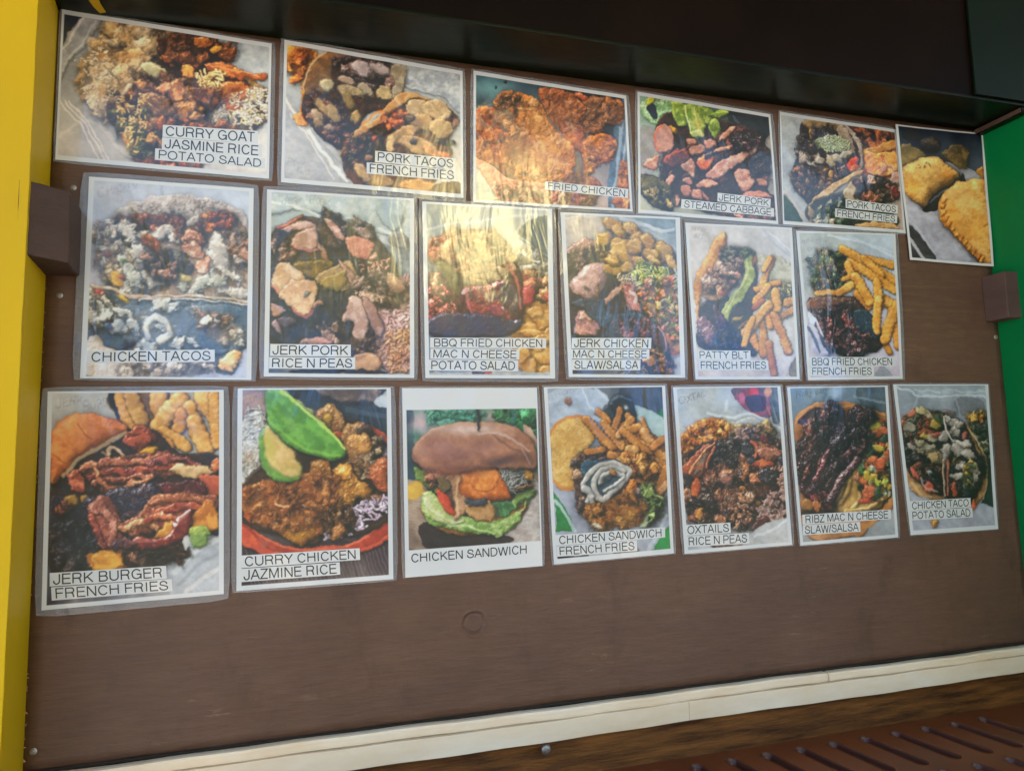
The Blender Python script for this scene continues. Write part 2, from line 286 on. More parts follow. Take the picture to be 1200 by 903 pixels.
tree(1.4, -12.5, 7.2, 1.9, 1, 'added yellow tree straight across the yard, for its reflection in the prints')
tree(5.6, -13.2, 6.6, 1.7, 2, 'second added yellow tree, right of the tallest, for its reflection in the prints')
tree(-4.4, -13.5, 6.8, 1.8, 3, 'added yellow tree furthest left across the yard, for its reflection in the prints', 4200)
m_blue = mat('blue_painted_boards', (.09, .32, .80), .4, (.07, .26, .70), 2)
bf = thing('added_blue_fence', 'long blue boarded fence added behind the viewer for blue reflections in the prints', 'fence', (0, -15.5, 0))  # unseen fence, added for the blue reflected along the middle row
link('fence_rail', box('fence_rail', -12, 14, .03, .08, .5, 3.9), m_blue, bf)
mb = box('fence_board', -.095, .095, -.012, .03, 0, 4.3, .004); mb.materials.append(m_blue)
for i in range(130): o = link('board', mb, None, bf); o.location = (-12 + i * .2, 0, 0)
m_hedge = mat('dark_hedge_leaves', (.035, .055, .02), .6, (.02, .03, .012), 3)
hg = thing('added_hedge', 'tall dark hedge added in front of the blue fence to darken the reflections', 'hedge', (0, -9, 0))  # unseen hedge, added dark to hide sunlit ground from the reflections
link('hedge_core', box('hedge_core', -9, 13, -.5, .3, 0, 2.25, .05), m_hedge, hg)
V, F = [], []; rr = random.Random(4)
for i in range(9000):
    p = Vector((rr.uniform(-9, 13), .32 + rr.gauss(0, .05), rr.uniform(0, 2.4))); s_ = rr.uniform(.04, .08); u = Vector((rr.gauss(0, 1), rr.gauss(0, 1), rr.gauss(0, 1))).normalized(); v = u.orthogonal().normalized(); k = len(V); V += [p - u * s_, p + v * s_ * .6, p + u * s_, p - v * s_ * .6]; F.append((k, k + 1, k + 2, k + 3))
link('hedge_leaves', mesh('hedge_leaves', V, F), m_hedge, hg)['kind'] = 'stuff'
m_canvas = mat('yellow_glare_canopy', (.86, .76, .38), .48, (.80, .70, .32), 6, .45, 7, (1, 1, .5), spec=.9); m_canvas.node_tree.nodes['Principled BSDF'].inputs['Metallic'].default_value = .62  # part metallic so that the sun glint carries into the prints
um = thing('glare_umbrella', 'open yellow umbrella added behind the viewer for the sun glare on the prints', 'umbrella', (1.42, -4.2, 0))  # unseen umbrella, added and shaped to throw sun glare onto the prints
link('pole', prism('pole', [(.022 * math.cos(k * .785), .022 * math.sin(k * .785)) for k in range(8)], 0, 4.0), m_block, um)
link('base', prism('base', [(.26 * math.cos(k * .524), .26 * math.sin(k * .524)) for k in range(12)], 0, .07, .01), m_black, um)
for k in range(8):
    a0, a1 = k * math.pi / 4, (k + 1) * math.pi / 4; V, F = [], []
    for j in range(6):
        t = j / 5; rad = .03 + 1.12 * t ** .8; z = 3.98 - .34 * t - .95 * t ** 3
        for i in range(5): q_ = i / 4; a = a0 + (a1 - a0) * q_; sag = .05 * math.sin(math.pi * q_) * t; V.append((rad * math.cos(a), rad * math.sin(a), z - sag + rr.uniform(-.006, .006)))
    for j in range(5):
        for i in range(4): F.append((j * 5 + i, j * 5 + 5 + i, j * 5 + 6 + i, j * 5 + 1 + i))
    link('canopy_panel', mesh('canopy_panel', V, F), m_canvas, um)
    link('rib', mesh('rib', [(0, 0, 3.92), (.85 * math.cos(a0), .85 * math.sin(a0), 3.15), (.85 * math.cos(a0 + .015), .85 * math.sin(a0 + .015), 3.15), (0, 0, 3.90)], [(0, 1, 2, 3)]), m_block, um)
# ---------------------------------------------------------------- printed food pictures: a small procedural painter
def _tile(seed, n=512, octs=6, base=8):
    r = np.random.RandomState(seed); out = np.zeros((n, n)); a = 1.0
    for o in range(octs):
        k = base * 2 ** o
        if k > n: break
        g = r.rand(k, k); t = np.arange(n) * k / n; i = t.astype(int); f = t - i; f = f * f * (3 - 2 * f)
        j = (i + 1) % k
        R = g[i] * (1 - f)[:, None] + g[j] * f[:, None]
        R = R[:, i] * (1 - f) + R[:, j] * f
        out += a * (R - .5); a *= .55
    return out / out.std() * .5
PREVIEW = False
TILES = [_tile(s) for s in range(4)]
def nz(X, Y, size, k=0, off=0.0):
    T = TILES[k & 3]; s = 64.0 / size
    return T[((Y * s + off * 37.7) % 512).astype(int) & 511, ((X * s + off * 91.3) % 512).astype(int) & 511]
def hx(c):
    if not isinstance(c, str): return np.array(c, float)
    return np.array([int(c[i:i + 2], 16) for i in (0, 2, 4)]) / 255.0
def pts(s):
    return np.array([[float(v) for v in p.split(',')] for p in s.split()]) if isinstance(s, str) else np.array(s, float)
def spline(P, closed=True, n=4):
    N = len(P); out = []
    for i in range(N if closed else N - 1):
        g = lambda k: P[k % N] if closed else P[min(max(k, 0), N - 1)]
        a, b, c, d = g(i - 1), g(i), g(i + 1), g(i + 2)
        for t in np.arange(n) / n:
            out.append(.5 * (2 * b + (c - a) * t + (2 * a - 5 * b + 4 * c - d) * t * t + (3 * b - a - 3 * c + d) * t ** 3))
    if not closed: out.append(P[-1])
    return np.array(out)
def homog(src, dst):
    A = []; B = []
    for (x, y), (u, v) in zip(src, dst):
        A.append([x, y, 1, 0, 0, 0, -u * x, -u * y]); B.append(u)
        A.append([0, 0, 0, x, y, 1, -v * x, -v * y]); B.append(v)
    h = np.linalg.solve(np.array(A, float), np.array(B, float))
    return np.append(h, 1).reshape(3, 3)
def hmap(H, x, y):
    w = H[2, 0] * x + H[2, 1] * y + H[2, 2]
    return (H[0, 0] * x + H[0, 1] * y + H[0, 2]) / w, (H[1, 0] * x + H[1, 1] * y + H[1, 2]) / w
LV = np.array([-.45, -.62, .64])
MEAT = dict(tex=.45, tsz=11, spec=.3, bev=16, warp=(5, 18))
SOFT = dict(tex=.12, tsz=14, bev=14, warp=(7, 30), spec=.14, soft=4, al=.9, sh=.3, rim=.06)
CRUST = dict(tex=1.0, tsz=15, bev=30, warp=(7, 22), spec=.1, vs=22, va=1.1)
FLAT = dict(dome=0, tex=0, sh=0, va=.4)
class Pic:
    def __init__(s, corners, W, H, margin=(.03, .03, .03, .03), seed=1):
        s.W, s.H = W, H; s.q = pts(corners)
        s.Hm = homog([(0, 0), (W, 0), (W, H), (0, H)], s.q); s.Hi = np.linalg.inv(s.Hm)
        j, i = np.meshgrid(np.arange(W) + .5, np.arange(H) + .5)
        s.X, s.Y = hmap(s.Hm, j, i); s.px = abs(s.q[1, 0] - s.q[0, 0]) / W
        s.C = np.zeros((H, W, 3)); s.r = np.random.RandomState(seed); s.mg = margin; s.nk = 0
    def bg(s, a, b, c, d, va=.03, vs=60):
        a, b, c, d = map(hx, (a, b, c, d)); u = np.linspace(0, 1, s.W)[None, :, None]; v = np.linspace(0, 1, s.H)[:, None, None]
        s.C = (a * (1 - u) + b * u) * (1 - v) + (c * (1 - u) + d * u) * v + nz(s.X, s.Y, vs, 1)[..., None] * va
    def win(s, x0, y0, x1, y1):
        c = [hmap(s.Hi, x, y) for x, y in ((x0, y0), (x1, y0), (x1, y1), (x0, y1))]
        i0 = int(max(0, min(p[1] for p in c))); i1 = int(min(s.H, max(p[1] for p in c) + 1))
        j0 = int(max(0, min(p[0] for p in c))); j1 = int(min(s.W, max(p[0] for p in c) + 1))
        return (slice(i0, i1), slice(j0, j1)) if i1 > i0 + 1 and j1 > j0 + 1 else None
    def draw(s, f, box, col, col2=None, dome=1., bev=12., tex=.25, tsz=10, spec=.1, sh=.38, shr=7, soft=2.0, warp=(2, 16), va=1., vs=26, amb=.5, al=1., rim=.14, bands=None):
        s.nk += 1; m = shr * 1.6 + warp[0] * 2 + 3
        w = s.win(box[0] - m, box[1] - m, box[2] + m, box[3] + m)
        if w is None: return
        X, Y = s.X[w], s.Y[w]; k = s.nk; o = k * .613
        if warp[0]:
            X = X + nz(X, Y, warp[1], 0, o) * warp[0]; Y = Y + nz(s.X[w], Y, warp[1], 1, o + .3) * warp[0]
        d = f(X, Y)
        C = s.C[w]
        if sh: C *= 1 - sh * np.exp(-np.maximum(-f(X - shr * .5, Y - shr * .6), 0) / shr * 1.6)[..., None]
        a = np.clip(d / (soft * s.px) + .5, 0, 1)[..., None] * al
        c1 = hx(col); c2 = hx(col2) if col2 is not None else c1 * .8
        n1 = nz(X, Y, vs, 2, o)
        t = np.clip(.5 + n1 * va, 0, 1)[..., None]; base = c1 * t + c2 * (1 - t) if va else c1 * np.ones(X.shape + (1,))
        if dome or tex:
            q = np.clip(d / bev, 0, 1); hgt = np.sqrt(1 - (1 - q) ** 2 + 1e-4) * bev * .6 * dome
            if tex: hgt = hgt + nz(X, Y, tsz * 1.15, 3, o) * tex * tsz * .21
            gy, gx = np.gradient(hgt, s.px); nn = 1 / np.sqrt(gx * gx + gy * gy + 1)
            lam = (-gx * LV[0] - gy * LV[1] + LV[2]) * nn
            shd = amb + (1 - amb) * np.clip(lam, 0, 1.2) / .64
            shd = np.clip(shd, .15, 1.5)[..., None]; base = base * np.minimum(shd, 1) + np.maximum(shd - 1, 0) * (base * .45 + .22)
            if spec:
                hv = np.array([-.27, -.37, .89]); hl = np.clip((-gx * hv[0] - gy * hv[1] + hv[2]) * nn, 0, 1)
                base = base + (spec * hl ** 36)[..., None] * np.array([1, .97, .92])
        if rim: base = base * (1 - rim * np.exp(-np.maximum(d, 0) / 4.))[..., None]
        C[:] = C * (1 - a) + base * a
    def P(s, p, col, col2=None, smooth=True, clipto=None, **kw):
        p = pts(p); p = spline(p) if smooth else p
        def f(X, Y):
            d2 = np.full(X.shape, 1e9); ins = np.zeros(X.shape, bool)
            for i in range(len(p)):
                ax, ay = p[i]; bx, by = p[(i + 1) % len(p)]; ex, ey = bx - ax, by - ay; L = ex * ex + ey * ey + 1e-9
                wx, wy = X - ax, Y - ay; t = np.clip((wx * ex + wy * ey) / L, 0, 1)
                d2 = np.minimum(d2, (wx - ex * t) ** 2 + (wy - ey * t) ** 2)
                if ay != by: ins ^= ((ay > Y) != (by > Y)) & (X < ex * (Y - ay) / (by - ay) + ax)
            return np.where(ins, 1, -1) * np.sqrt(d2)
        s.draw(f, (*p.min(0), *p.max(0)), col, col2, **kw)
    def E(s, x, y, rx, ry, ang, col, col2=None, **kw):
        c, n = math.cos(math.radians(ang)), math.sin(math.radians(ang)); R = max(rx, ry); m = min(rx, ry)
        kw.setdefault('bev', m)
        def f(X, Y):
            u = (X - x) * c + (Y - y) * n; v = -(X - x) * n + (Y - y) * c
            return (1 - np.sqrt((u / rx) ** 2 + (v / ry) ** 2)) * m
        s.draw(f, (x - R, y - R, x + R, y + R), col, col2, **kw)
    def K(s, p, w0, w1, col, col2=None, curve=True, wave=0, wl=14, **kw):
        p = pts(p); p = spline(p, False, 5) if curve and len(p) > 2 else p
        seg = np.hypot(*(p[1:] - p[:-1]).T); cum = np.concatenate([[0], np.cumsum(seg)]); T = cum[-1]
        kw.setdefault('bev', max(w0, w1)); kw.setdefault('warp', (1, 14))
        def f(X, Y):
            best = np.full(X.shape, -1e9)
            for i in range(len(p) - 1):
                ax, ay = p[i]; ex, ey = p[i + 1] - p[i]; L = ex * ex + ey * ey + 1e-9
                t = np.clip(((X - ax) * ex + (Y - ay) * ey) / L, 0, 1); l = cum[i] + t * seg[i]
                r = w0 + (w1 - w0) * l / T
                if wave: r = r * (1 + wave * np.sin(l * 6.28 / wl))
                best = np.maximum(best, r - np.hypot(X - ax - ex * t, Y - ay - ey * t))
            return best
        R = max(w0, w1); s.draw(f, (*(p.min(0) - R), *(p.max(0) + R)), col, col2, **kw)
    def F(s, x1, y1, x2, y2, w, col='e0a040', col2='c47c28'):           # a crinkle-cut chip
        s.K([(x1, y1), (x2, y2)], w * .95, w, col, col2, wave=.06, wl=w * .9, bev=w * .7, tex=.18, tsz=12, spec=.12, sh=.45, shr=6, va=.8, vs=30, rim=.3)
        L = math.hypot(x2 - x1, y2 - y1); ux, uy = (x2 - x1) / L, (y2 - y1) / L; n = int(L / (w * .9)); c = hx(col)
        for i in range(1, n):
            cx, cy = x1 + ux * i * w * .9, y1 + uy * i * w * .9; h = w * .68
            s.K([(cx - uy * h, cy + ux * h), (cx + uy * h, cy - ux * h)], w * .13, w * .13, c * .74, c * .7, sh=0, dome=0, tex=0, rim=0, al=.5, soft=3)
    def inside(s, p, n):
        p = spline(pts(p)); lo, hi = p.min(0), p.max(0); out = []
        while len(out) < n:
            q = lo + s.r.rand(2) * (hi - lo); ins = False
            for i in range(len(p)):
                a, b = p[i], p[(i + 1) % len(p)]
                if (a[1] > q[1]) != (b[1] > q[1]) and q[0] < (b[0] - a[0]) * (q[1] - a[1]) / (b[1] - a[1]) + a[0]: ins = not ins
            if ins: out.append(q)
        return out
    def M(s, p, pal, n, sz, el=.6, ang=None, **kw):                     # a heap of chunks
        sz = (sz[0] * 1.25, sz[1] * 1.25); n = int(n * .72) + 1
        pal = pal.split(); kw = dict(dict(tex=.6, tsz=sz[1] * .5, spec=.28, warp=(sz[1] * .42, sz[1] * 1.0), sh=.42, shr=sz[1] * .4, soft=3, rim=.08, va=1.3, vs=sz[1]), **kw)
        mp = sum(hx(c) for c in pal) / len(pal)
        s.P(p, mp * .78, mp * .5, tex=.7, tsz=sz[1] * .7, spec=.2, sh=0, rim=0, soft=9, al=.8, va=1.3, vs=sz[1] * 1.6, warp=(sz[1] * .4, sz[1] * 1.5), bev=10)
        n = int(n * 1.15); q = s.inside(p, n); q.sort(key=lambda v: v[1] + s.r.rand() * 60)
        for x, y in q:
            r = sz[0] + (sz[1] - sz[0]) * s.r.rand(); e = el * (.75 + .5 * s.r.rand()); A = s.r.rand() * 180 if ang is None else ang + s.r.randn() * 14
            c = hx(pal[s.r.randint(len(pal))]) * (.88 + .24 * s.r.rand())
            s.E(x, y, r * 1.12, r * e * 1.12, A, c, c * .7, **kw)
    def R(s, p, pal, n, L=9, w=2.2, **kw):                              # grains of rice, shreds
        pal = pal.split(); kw = dict(dict(tex=0, spec=.08, sh=.3, shr=3, rim=.15, va=0), **kw)
        for x, y in s.inside(p, n):
            A = s.r.rand() * 6.28; l = L * (.6 + .6 * s.r.rand()) * .5; b = s.r.randn() * l * .3
            s.K([(x - math.cos(A) * l, y - math.sin(A) * l), (x + b, y + b), (x + math.cos(A) * l, y + math.sin(A) * l)], w, w * .8, hx(pal[s.r.randint(len(pal))]) * (.9 + .2 * s.r.rand()), curve=False, **kw)
    def S(s, p, n, r=2.5, a=.7, col='ffffff', el=.5):                   # wet sparkles
        for x, y in s.inside(p, n):
            q = r * (.4 + s.r.rand()); s.E(x, y, q * 1.5, q * el, s.r.rand() * 180, col, va=0, dome=0, tex=0, sh=0, rim=0, al=a * .6 * (.4 + .6 * s.r.rand()), warp=(q, 8))
    def G(s, x, y, rx, ry, col, a=.6, ang=0):                           # soft tone of the printed photo
        c, n = math.cos(math.radians(ang)), math.sin(math.radians(ang)); R = max(rx, ry) * 2.2
        w = s.win(x - R, y - R, x + R, y + R)
        if w is None: return
        X, Y = s.X[w] - x, s.Y[w] - y; u = (X * c + Y * n) / rx; v = (-X * n + Y * c) / ry
        t = (a * np.exp(-(u * u + v * v)))[..., None]; C = s.C[w]; C[:] = C * (1 - t) + hx(col) * t
    def L(s, p, w, col, al=.6, soft=2.5):                               # soft line, fold of a foam box
        s.K(p, w, w, col, curve=True, dome=0, tex=0, sh=0, rim=0, va=0, al=al, soft=soft)
    def write(s, txt, x, y, h, ang=-4, col='5a5658', al=.6):            # faint marker scribble
        c, n = math.cos(math.radians(ang)), math.sin(math.radians(ang)); cx = 0
        for ch in txt:
            g = GLYPHS.get(ch.upper()); k = .72 if ch.islower() else 1.
            if ch == ' ' or g is None: cx += h * .5; continue
            for st in g[1]:
                q = [(x + c * (cx + (u + .25 * v) * h * k * .8) - n * (-v * h * k), y + n * (cx + u * h * k * .8) + c * (-v * h * k)) for u, v in st]
                q = [(a + s.r.randn() * h * .03, b + s.r.randn() * h * .03) for a, b in q]
                s.K(q, 1.1, .9, col, curve=False, dome=0, tex=0, sh=0, rim=0, va=0, al=al, soft=1.6)
            cx += g[0] * h * k * .8 + h * .1
    def done(s, white, grain=.012, gain=1.0):
        C = s.C; I, J = np.meshgrid(np.arange(s.H), np.arange(s.W), indexing='ij'); D = []
        for k in (0, 1): D.append(nz(J, I, 26, k, 5 + k) * 2.2 + nz(J, I, 60, k + 1, 9 + k) * 3.0 + nz(J, I, 9, k + 2, 7 + k) * .8)
        a = np.clip(I + D[0], 0, s.H - 1.01); b = np.clip(J + D[1], 0, s.W - 1.01); ai, bi = a.astype(int), b.astype(int); fa, fb = (a - ai)[..., None], (b - bi)[..., None]
        C = (C[ai, bi] * (1 - fb) + C[ai, bi + 1] * fb) * (1 - fa) + (C[ai + 1, bi] * (1 - fb) + C[ai + 1, bi + 1] * fb) * fa
        C = C * (1 + .08 * nz(J, I, 40, 1, 11) + .03 * nz(J, I, 7, 2, 3))[..., None]
        C = C + (s.r.rand(s.H, s.W, 1) - .5) * grain * 2
        
        for k in range(2): C = C * .6 + .1 * (np.roll(C, 1, 0) + np.roll(C, -1, 0) + np.roll(C, 1, 1) + np.roll(C, -1, 1))
        C = np.clip(C * .93 + C.mean(2, keepdims=True) * .07, 0, 1) ** .86; t = np.clip(np.ptp(C, axis=2, keepdims=True) * 5 - .2, 0, 1); C = C * (1 + t * (1 - C.mean(2, keepdims=True)) * np.array([.13, 0, -.12])); C = C * .45 + .55 * C * C * (3 - 2 * C); C = C * (1 + .16 * (1 - C))
        l, t, r, b = s.mg; W, H = s.W, s.H
        wh = hx(white); M = np.ones((H, W, 1), bool)
        M[int(t * H):H - int(b * H), int(l * W):W - int(r * W)] = False
        C = np.where(M, wh, C)
        C = np.clip(C, 0, 1)
        if PREVIEW: return C
        lin = lambda c: np.where(c < .04, c / 12.92, ((c + .055) / 1.055) ** 2.4)
        return np.clip(lin(C) / lin(wh) * .61, 0, .75).astype(np.float32)          # ink reflectance: greyed paper white is .61
def arc(cx, cy, rx, ry, a0, a1, n=9):
    return [(cx + rx * math.cos(math.radians(a0 + (a1 - a0) * i / n)), cy + ry * math.sin(math.radians(a0 + (a1 - a0) * i / n))) for i in range(n + 1)]
def _bowl(y0, y1, x0, x1):
    m = (y0 + y1) / 2; h = (y1 - y0) / 2
    return [(x0, y1), (x1 - h * 1.1, y1)] + arc(x1 - h, m, h, h, 80, -80, 8) + [(x1 - h * 1.1, y0), (x0, y0)]
GLYPHS = {   # stroke lettering, cap height 1
    'A': (.93, [[(.04, 0), (.44, 1), (.50, 1), (.90, 0)], [(.17, .33), (.77, .33)]]),
    'B': (.93, [[(.12, 0), (.12, 1)], _bowl(.53, 1, .12, .80), _bowl(0, .53, .12, .85)]),
    'C': (1.0, [arc(.52, .5, .42, .5, 35, 325, 16)]),
    'D': (1.0, [[(.12, 0), (.12, 1)], [(.12, 1), (.5, 1)] + arc(.46, .5, .44, .5, 80, -80, 10) + [(.5, 0), (.12, 0)]]),
    'E': (.88, [[(.82, 1), (.12, 1), (.12, 0), (.84, 0)], [(.12, .53), (.77, .53)]]),
    'F': (.82, [[(.78, 1), (.12, 1), (.12, 0)], [(.12, .52), (.70, .52)]]),
    'G': (1.06, [arc(.53, .5, .44, .5, 38, 330, 15) + [(.95, .47), (.56, .47)], [(.95, .47), (.95, 0)]]),
    'H': (1.0, [[(.12, 0), (.12, 1)], [(.88, 0), (.88, 1)], [(.12, .53), (.88, .53)]]),
    'I': (.38, [[(.19, 0), (.19, 1)]]),
    'J': (.70, [[(.58, 1), (.58, .3)] + arc(.32, .28, .26, .28, 0, -180, 8) + [(.06, .34)]]),
    'K': (.93, [[(.12, 0), (.12, 1)], [(.84, 1), (.12, .36)], [(.36, .58), (.88, 0)]]),
    'L': (.77, [[(.12, 1), (.12, 0), (.74, 0)]]),
    'M': (1.16, [[(.12, 0), (.12, 1), (.17, 1), (.58, .04), (.99, 1), (1.04, 1), (1.04, 0)]]),
    'N': (1.0, [[(.12, 0), (.12, 1), (.16, 1), (.84, 0), (.88, 0), (.88, 1)]]),
    'O': (1.08, [arc(.54, .5, .46, .5, 0, 360, 20)]),
    'P': (.92, [[(.12, 0), (.12, 1)], _bowl(.46, 1, .12, .84)]),
    'Q': (1.08, [arc(.54, .5, .46, .5, 0, 360, 20), [(.62, .25), (.98, -.05)]]),
    'R': (1.0, [[(.12, 0), (.12, 1)], _bowl(.49, 1, .12, .86), [(.55, .49), (.76, .40), (.80, .12), (.86, 0)]]),
    'S': (.93, [[(.80, .70)] + arc(.47, .75, .32, .25, 15, 190, 8) + [(.20, .62), (.46, .52), (.76, .42)] + arc(.48, .26, .38, .26, 20, -175, 10) + [(.09, .32)]]),
    'T': (.86, [[(.04, 1), (.82, 1)], [(.43, 1), (.43, 0)]]),
    'U': (1.0, [[(.12, 1), (.12, .33)] + arc(.5, .33, .38, .33, 180, 360, 10) + [(.88, 1)]]),
    'V': (.90, [[(.04, 1), (.43, 0), (.48, 0), (.87, 1)]]),
    'W': (1.3, [[(.04, 1), (.31, 0), (.36, 0), (.63, .96), (.68, .96), (.95, 0), (1.0, 0), (1.26, 1)]]),
    'X': (.9, [[(.05, 1), (.85, 0)], [(.85, 1), (.05, 0)]]),
    'Y': (.9, [[(.04, 1), (.45, .42), (.86, 1)], [(.45, .42), (.45, 0)]]),
    'Z': (.85, [[(.08, 1), (.78, 1), (.06, 0), (.80, 0)]]),
    '/': (.38, [[(.02, -.02), (.36, 1.02)]]), '`': (.3, [[(.1, .7), (.18, 1)]]),
}
PW, PH = 300, 388
PICS = {}
def pic(f): PICS[f.__name__] = f; return f
@pic
def curry_goat():
    m = Pic("52,45 1060,210 1047,860 20,768", PH, PW, (.012, .03, .015, .03), 3)
    m.bg('5d6a78', '8fa3b0', '80858c', '9aa2aa')
    m.P("50,60 150,80 40,250", '1a2433', **FLAT)
    m.P("150,80 240,95 60,340 35,400 40,240", '7b838c', '5c646f', dome=.3, tex=0, va=.5, sh=.3)
    m.L("150,85 50,245", 4, 'b4bcc4', .7); m.L("210,100 50,340", 5, '9aa3ad', .6)
    m.P("700,200 1050,225 1045,470 960,400 860,260", '8a9db0', '6a7c90', **FLAT)
    for a, b in ((0, 0), (26, 8), (46, 2)): m.L("%d,480 %d,620 %d,660 %d,780" % (40 + a, 150 + a, 175 + a, 240 + a), 3, 'b9bfc8', .75)
    m.L("40,660 140,590 250,585", 8, '9399a2', .5); m.L("250,600 330,700 420,780", 10, 'a7abb0', .5)
    m.P("250,110 420,110 620,150 800,180 900,330 1040,430 1040,560 960,640 700,760 620,800 420,760 370,650 280,560 160,500 140,330 170,260 230,200", '8d7a58', '6b5a3a', tex=.5, tsz=14, warp=(9, 30))
    m.M("250,115 420,110 560,160 540,260 420,330 400,420 360,560 280,550 160,500 140,330 200,240", 'b4a88c a79672 bfb59c 9a8660 ad9d7c', 120, (18, 40), .8, tex=.3, tsz=9, spec=.03, sh=.25, amb=.6)
    m.G(350, 270, 90, 40, '8a6a30', .5); m.G(240, 270, 26, 20, '7a5420', .6); m.G(240, 450, 24, 30, '7a5420', .6); m.G(220, 400, 60, 110, 'c2bba8', .35)
    m.R("160,300 260,240 360,560 240,540 150,480", 'd0cab6 c2b89c', 160, 12, 3)
    m.L("260,320 340,410", 4, '4a4a38', .7)
    m.P("400,400 500,340 520,220 620,160 780,180 860,290 780,330 960,400 960,520 760,560 620,620 540,620 420,560 300,590 290,500 390,500", '20150e', '3a2614', tex=.3)
    m.P("290,500 420,560 560,600 560,780 440,770 380,660 290,590", '2e2115', '57401f', tex=.4)
    m.P("520,260 580,170 700,170 800,190 850,270 780,330 640,330", '3c2412', '1e130b', **MEAT)
    m.M("540,200 640,165 820,200 850,280 640,330 540,300", '5a3416 4a2a12 6e431c 38200f', 26, (14, 34), .7)
    m.E(735, 205, 42, 26, 10, '84582a', '4e2e12', **MEAT); m.E(802, 228, 22, 20, 0, 'b08a30', '7a5620', **MEAT)
    m.P("750,310 860,300 940,345 1030,355 1030,382 920,385 800,360", 'a3683a', '6a3c1c', **MEAT)
    m.L("780,318 900,340 1010,370", 3, 'cf9a62', .6)
    m.P("770,440 880,390 970,420 970,500 940,540 850,530 750,520", '8a5a2c', '5a3414', **MEAT)
    m.P("820,520 960,480 945,545 850,540", 'b8742a', '8a5018', **SOFT)
    m.S("790,400 900,410 900,460 800,480", 24)
    m.M("960,420 1040,440 1030,560 930,620 720,590 740,530 900,540", 'c9ced0 b6bcc0 dadcd8 a8a898', 44, (12, 30), .6, tex=.3, sh=.3, amb=.55)
    m.R("900,440 1040,440 1000,600 720,590", 'e4e6e2 cfd2c8 c8c090', 170, 20, 3.4)
    m.P("440,310 500,300 550,340 550,380 500,380 450,340", 'c8c8a0', '9aa080', **SOFT)
    m.M("400,420 560,380 780,420 740,520 640,600 420,580", '7c5730 5f3f20 94704a 4b321a a5835c', 46, (16, 44), .65)
    m.P("570,400 630,390 660,430 640,490 580,470", '9a7450', '5e4028', **MEAT); m.P("500,420 560,395 580,430 540,450", 'c08c68', '8a5a40', **MEAT)
    m.P("680,420 780,420 770,500 700,490", '6f4a2a', '3c2615', **MEAT); m.P("640,320 690,315 700,370 640,370", 'a87c3c', '6a4620', **MEAT)
    m.R("700,350 840,350 820,410 720,400", 'd9cf9a c2b070', 60, 22, 5)
    m.P("430,460 560,460 580,560 470,580 420,530", '806440', '4a3820', **MEAT)
    m.M("300,520 560,600 560,780 440,775 380,660", '866333 6b4a22 a5834c 4a3218 b59a5a 3f4420', 60, (12, 34), .65)
    m.R("330,480 480,470 420,760 350,660", 'c2b060 d8c890', 70, 18, 4)
    m.G(445, 650, 24, 34, '2c3a14', .7); m.G(380, 690, 26, 50, 'b8a050', .4)
    m.M("560,580 860,600 900,640 540,640", '7a4a20 98643a 5c3818', 18, (14, 30), .6); m.M("440,760 700,790 700,810 440,800", '9a5c3c 6a3a20', 14, (14, 26), .6)
    m.S("400,420 780,420 700,560 420,560", 60, 2.4, .6)
    return m.done('a9bacb')
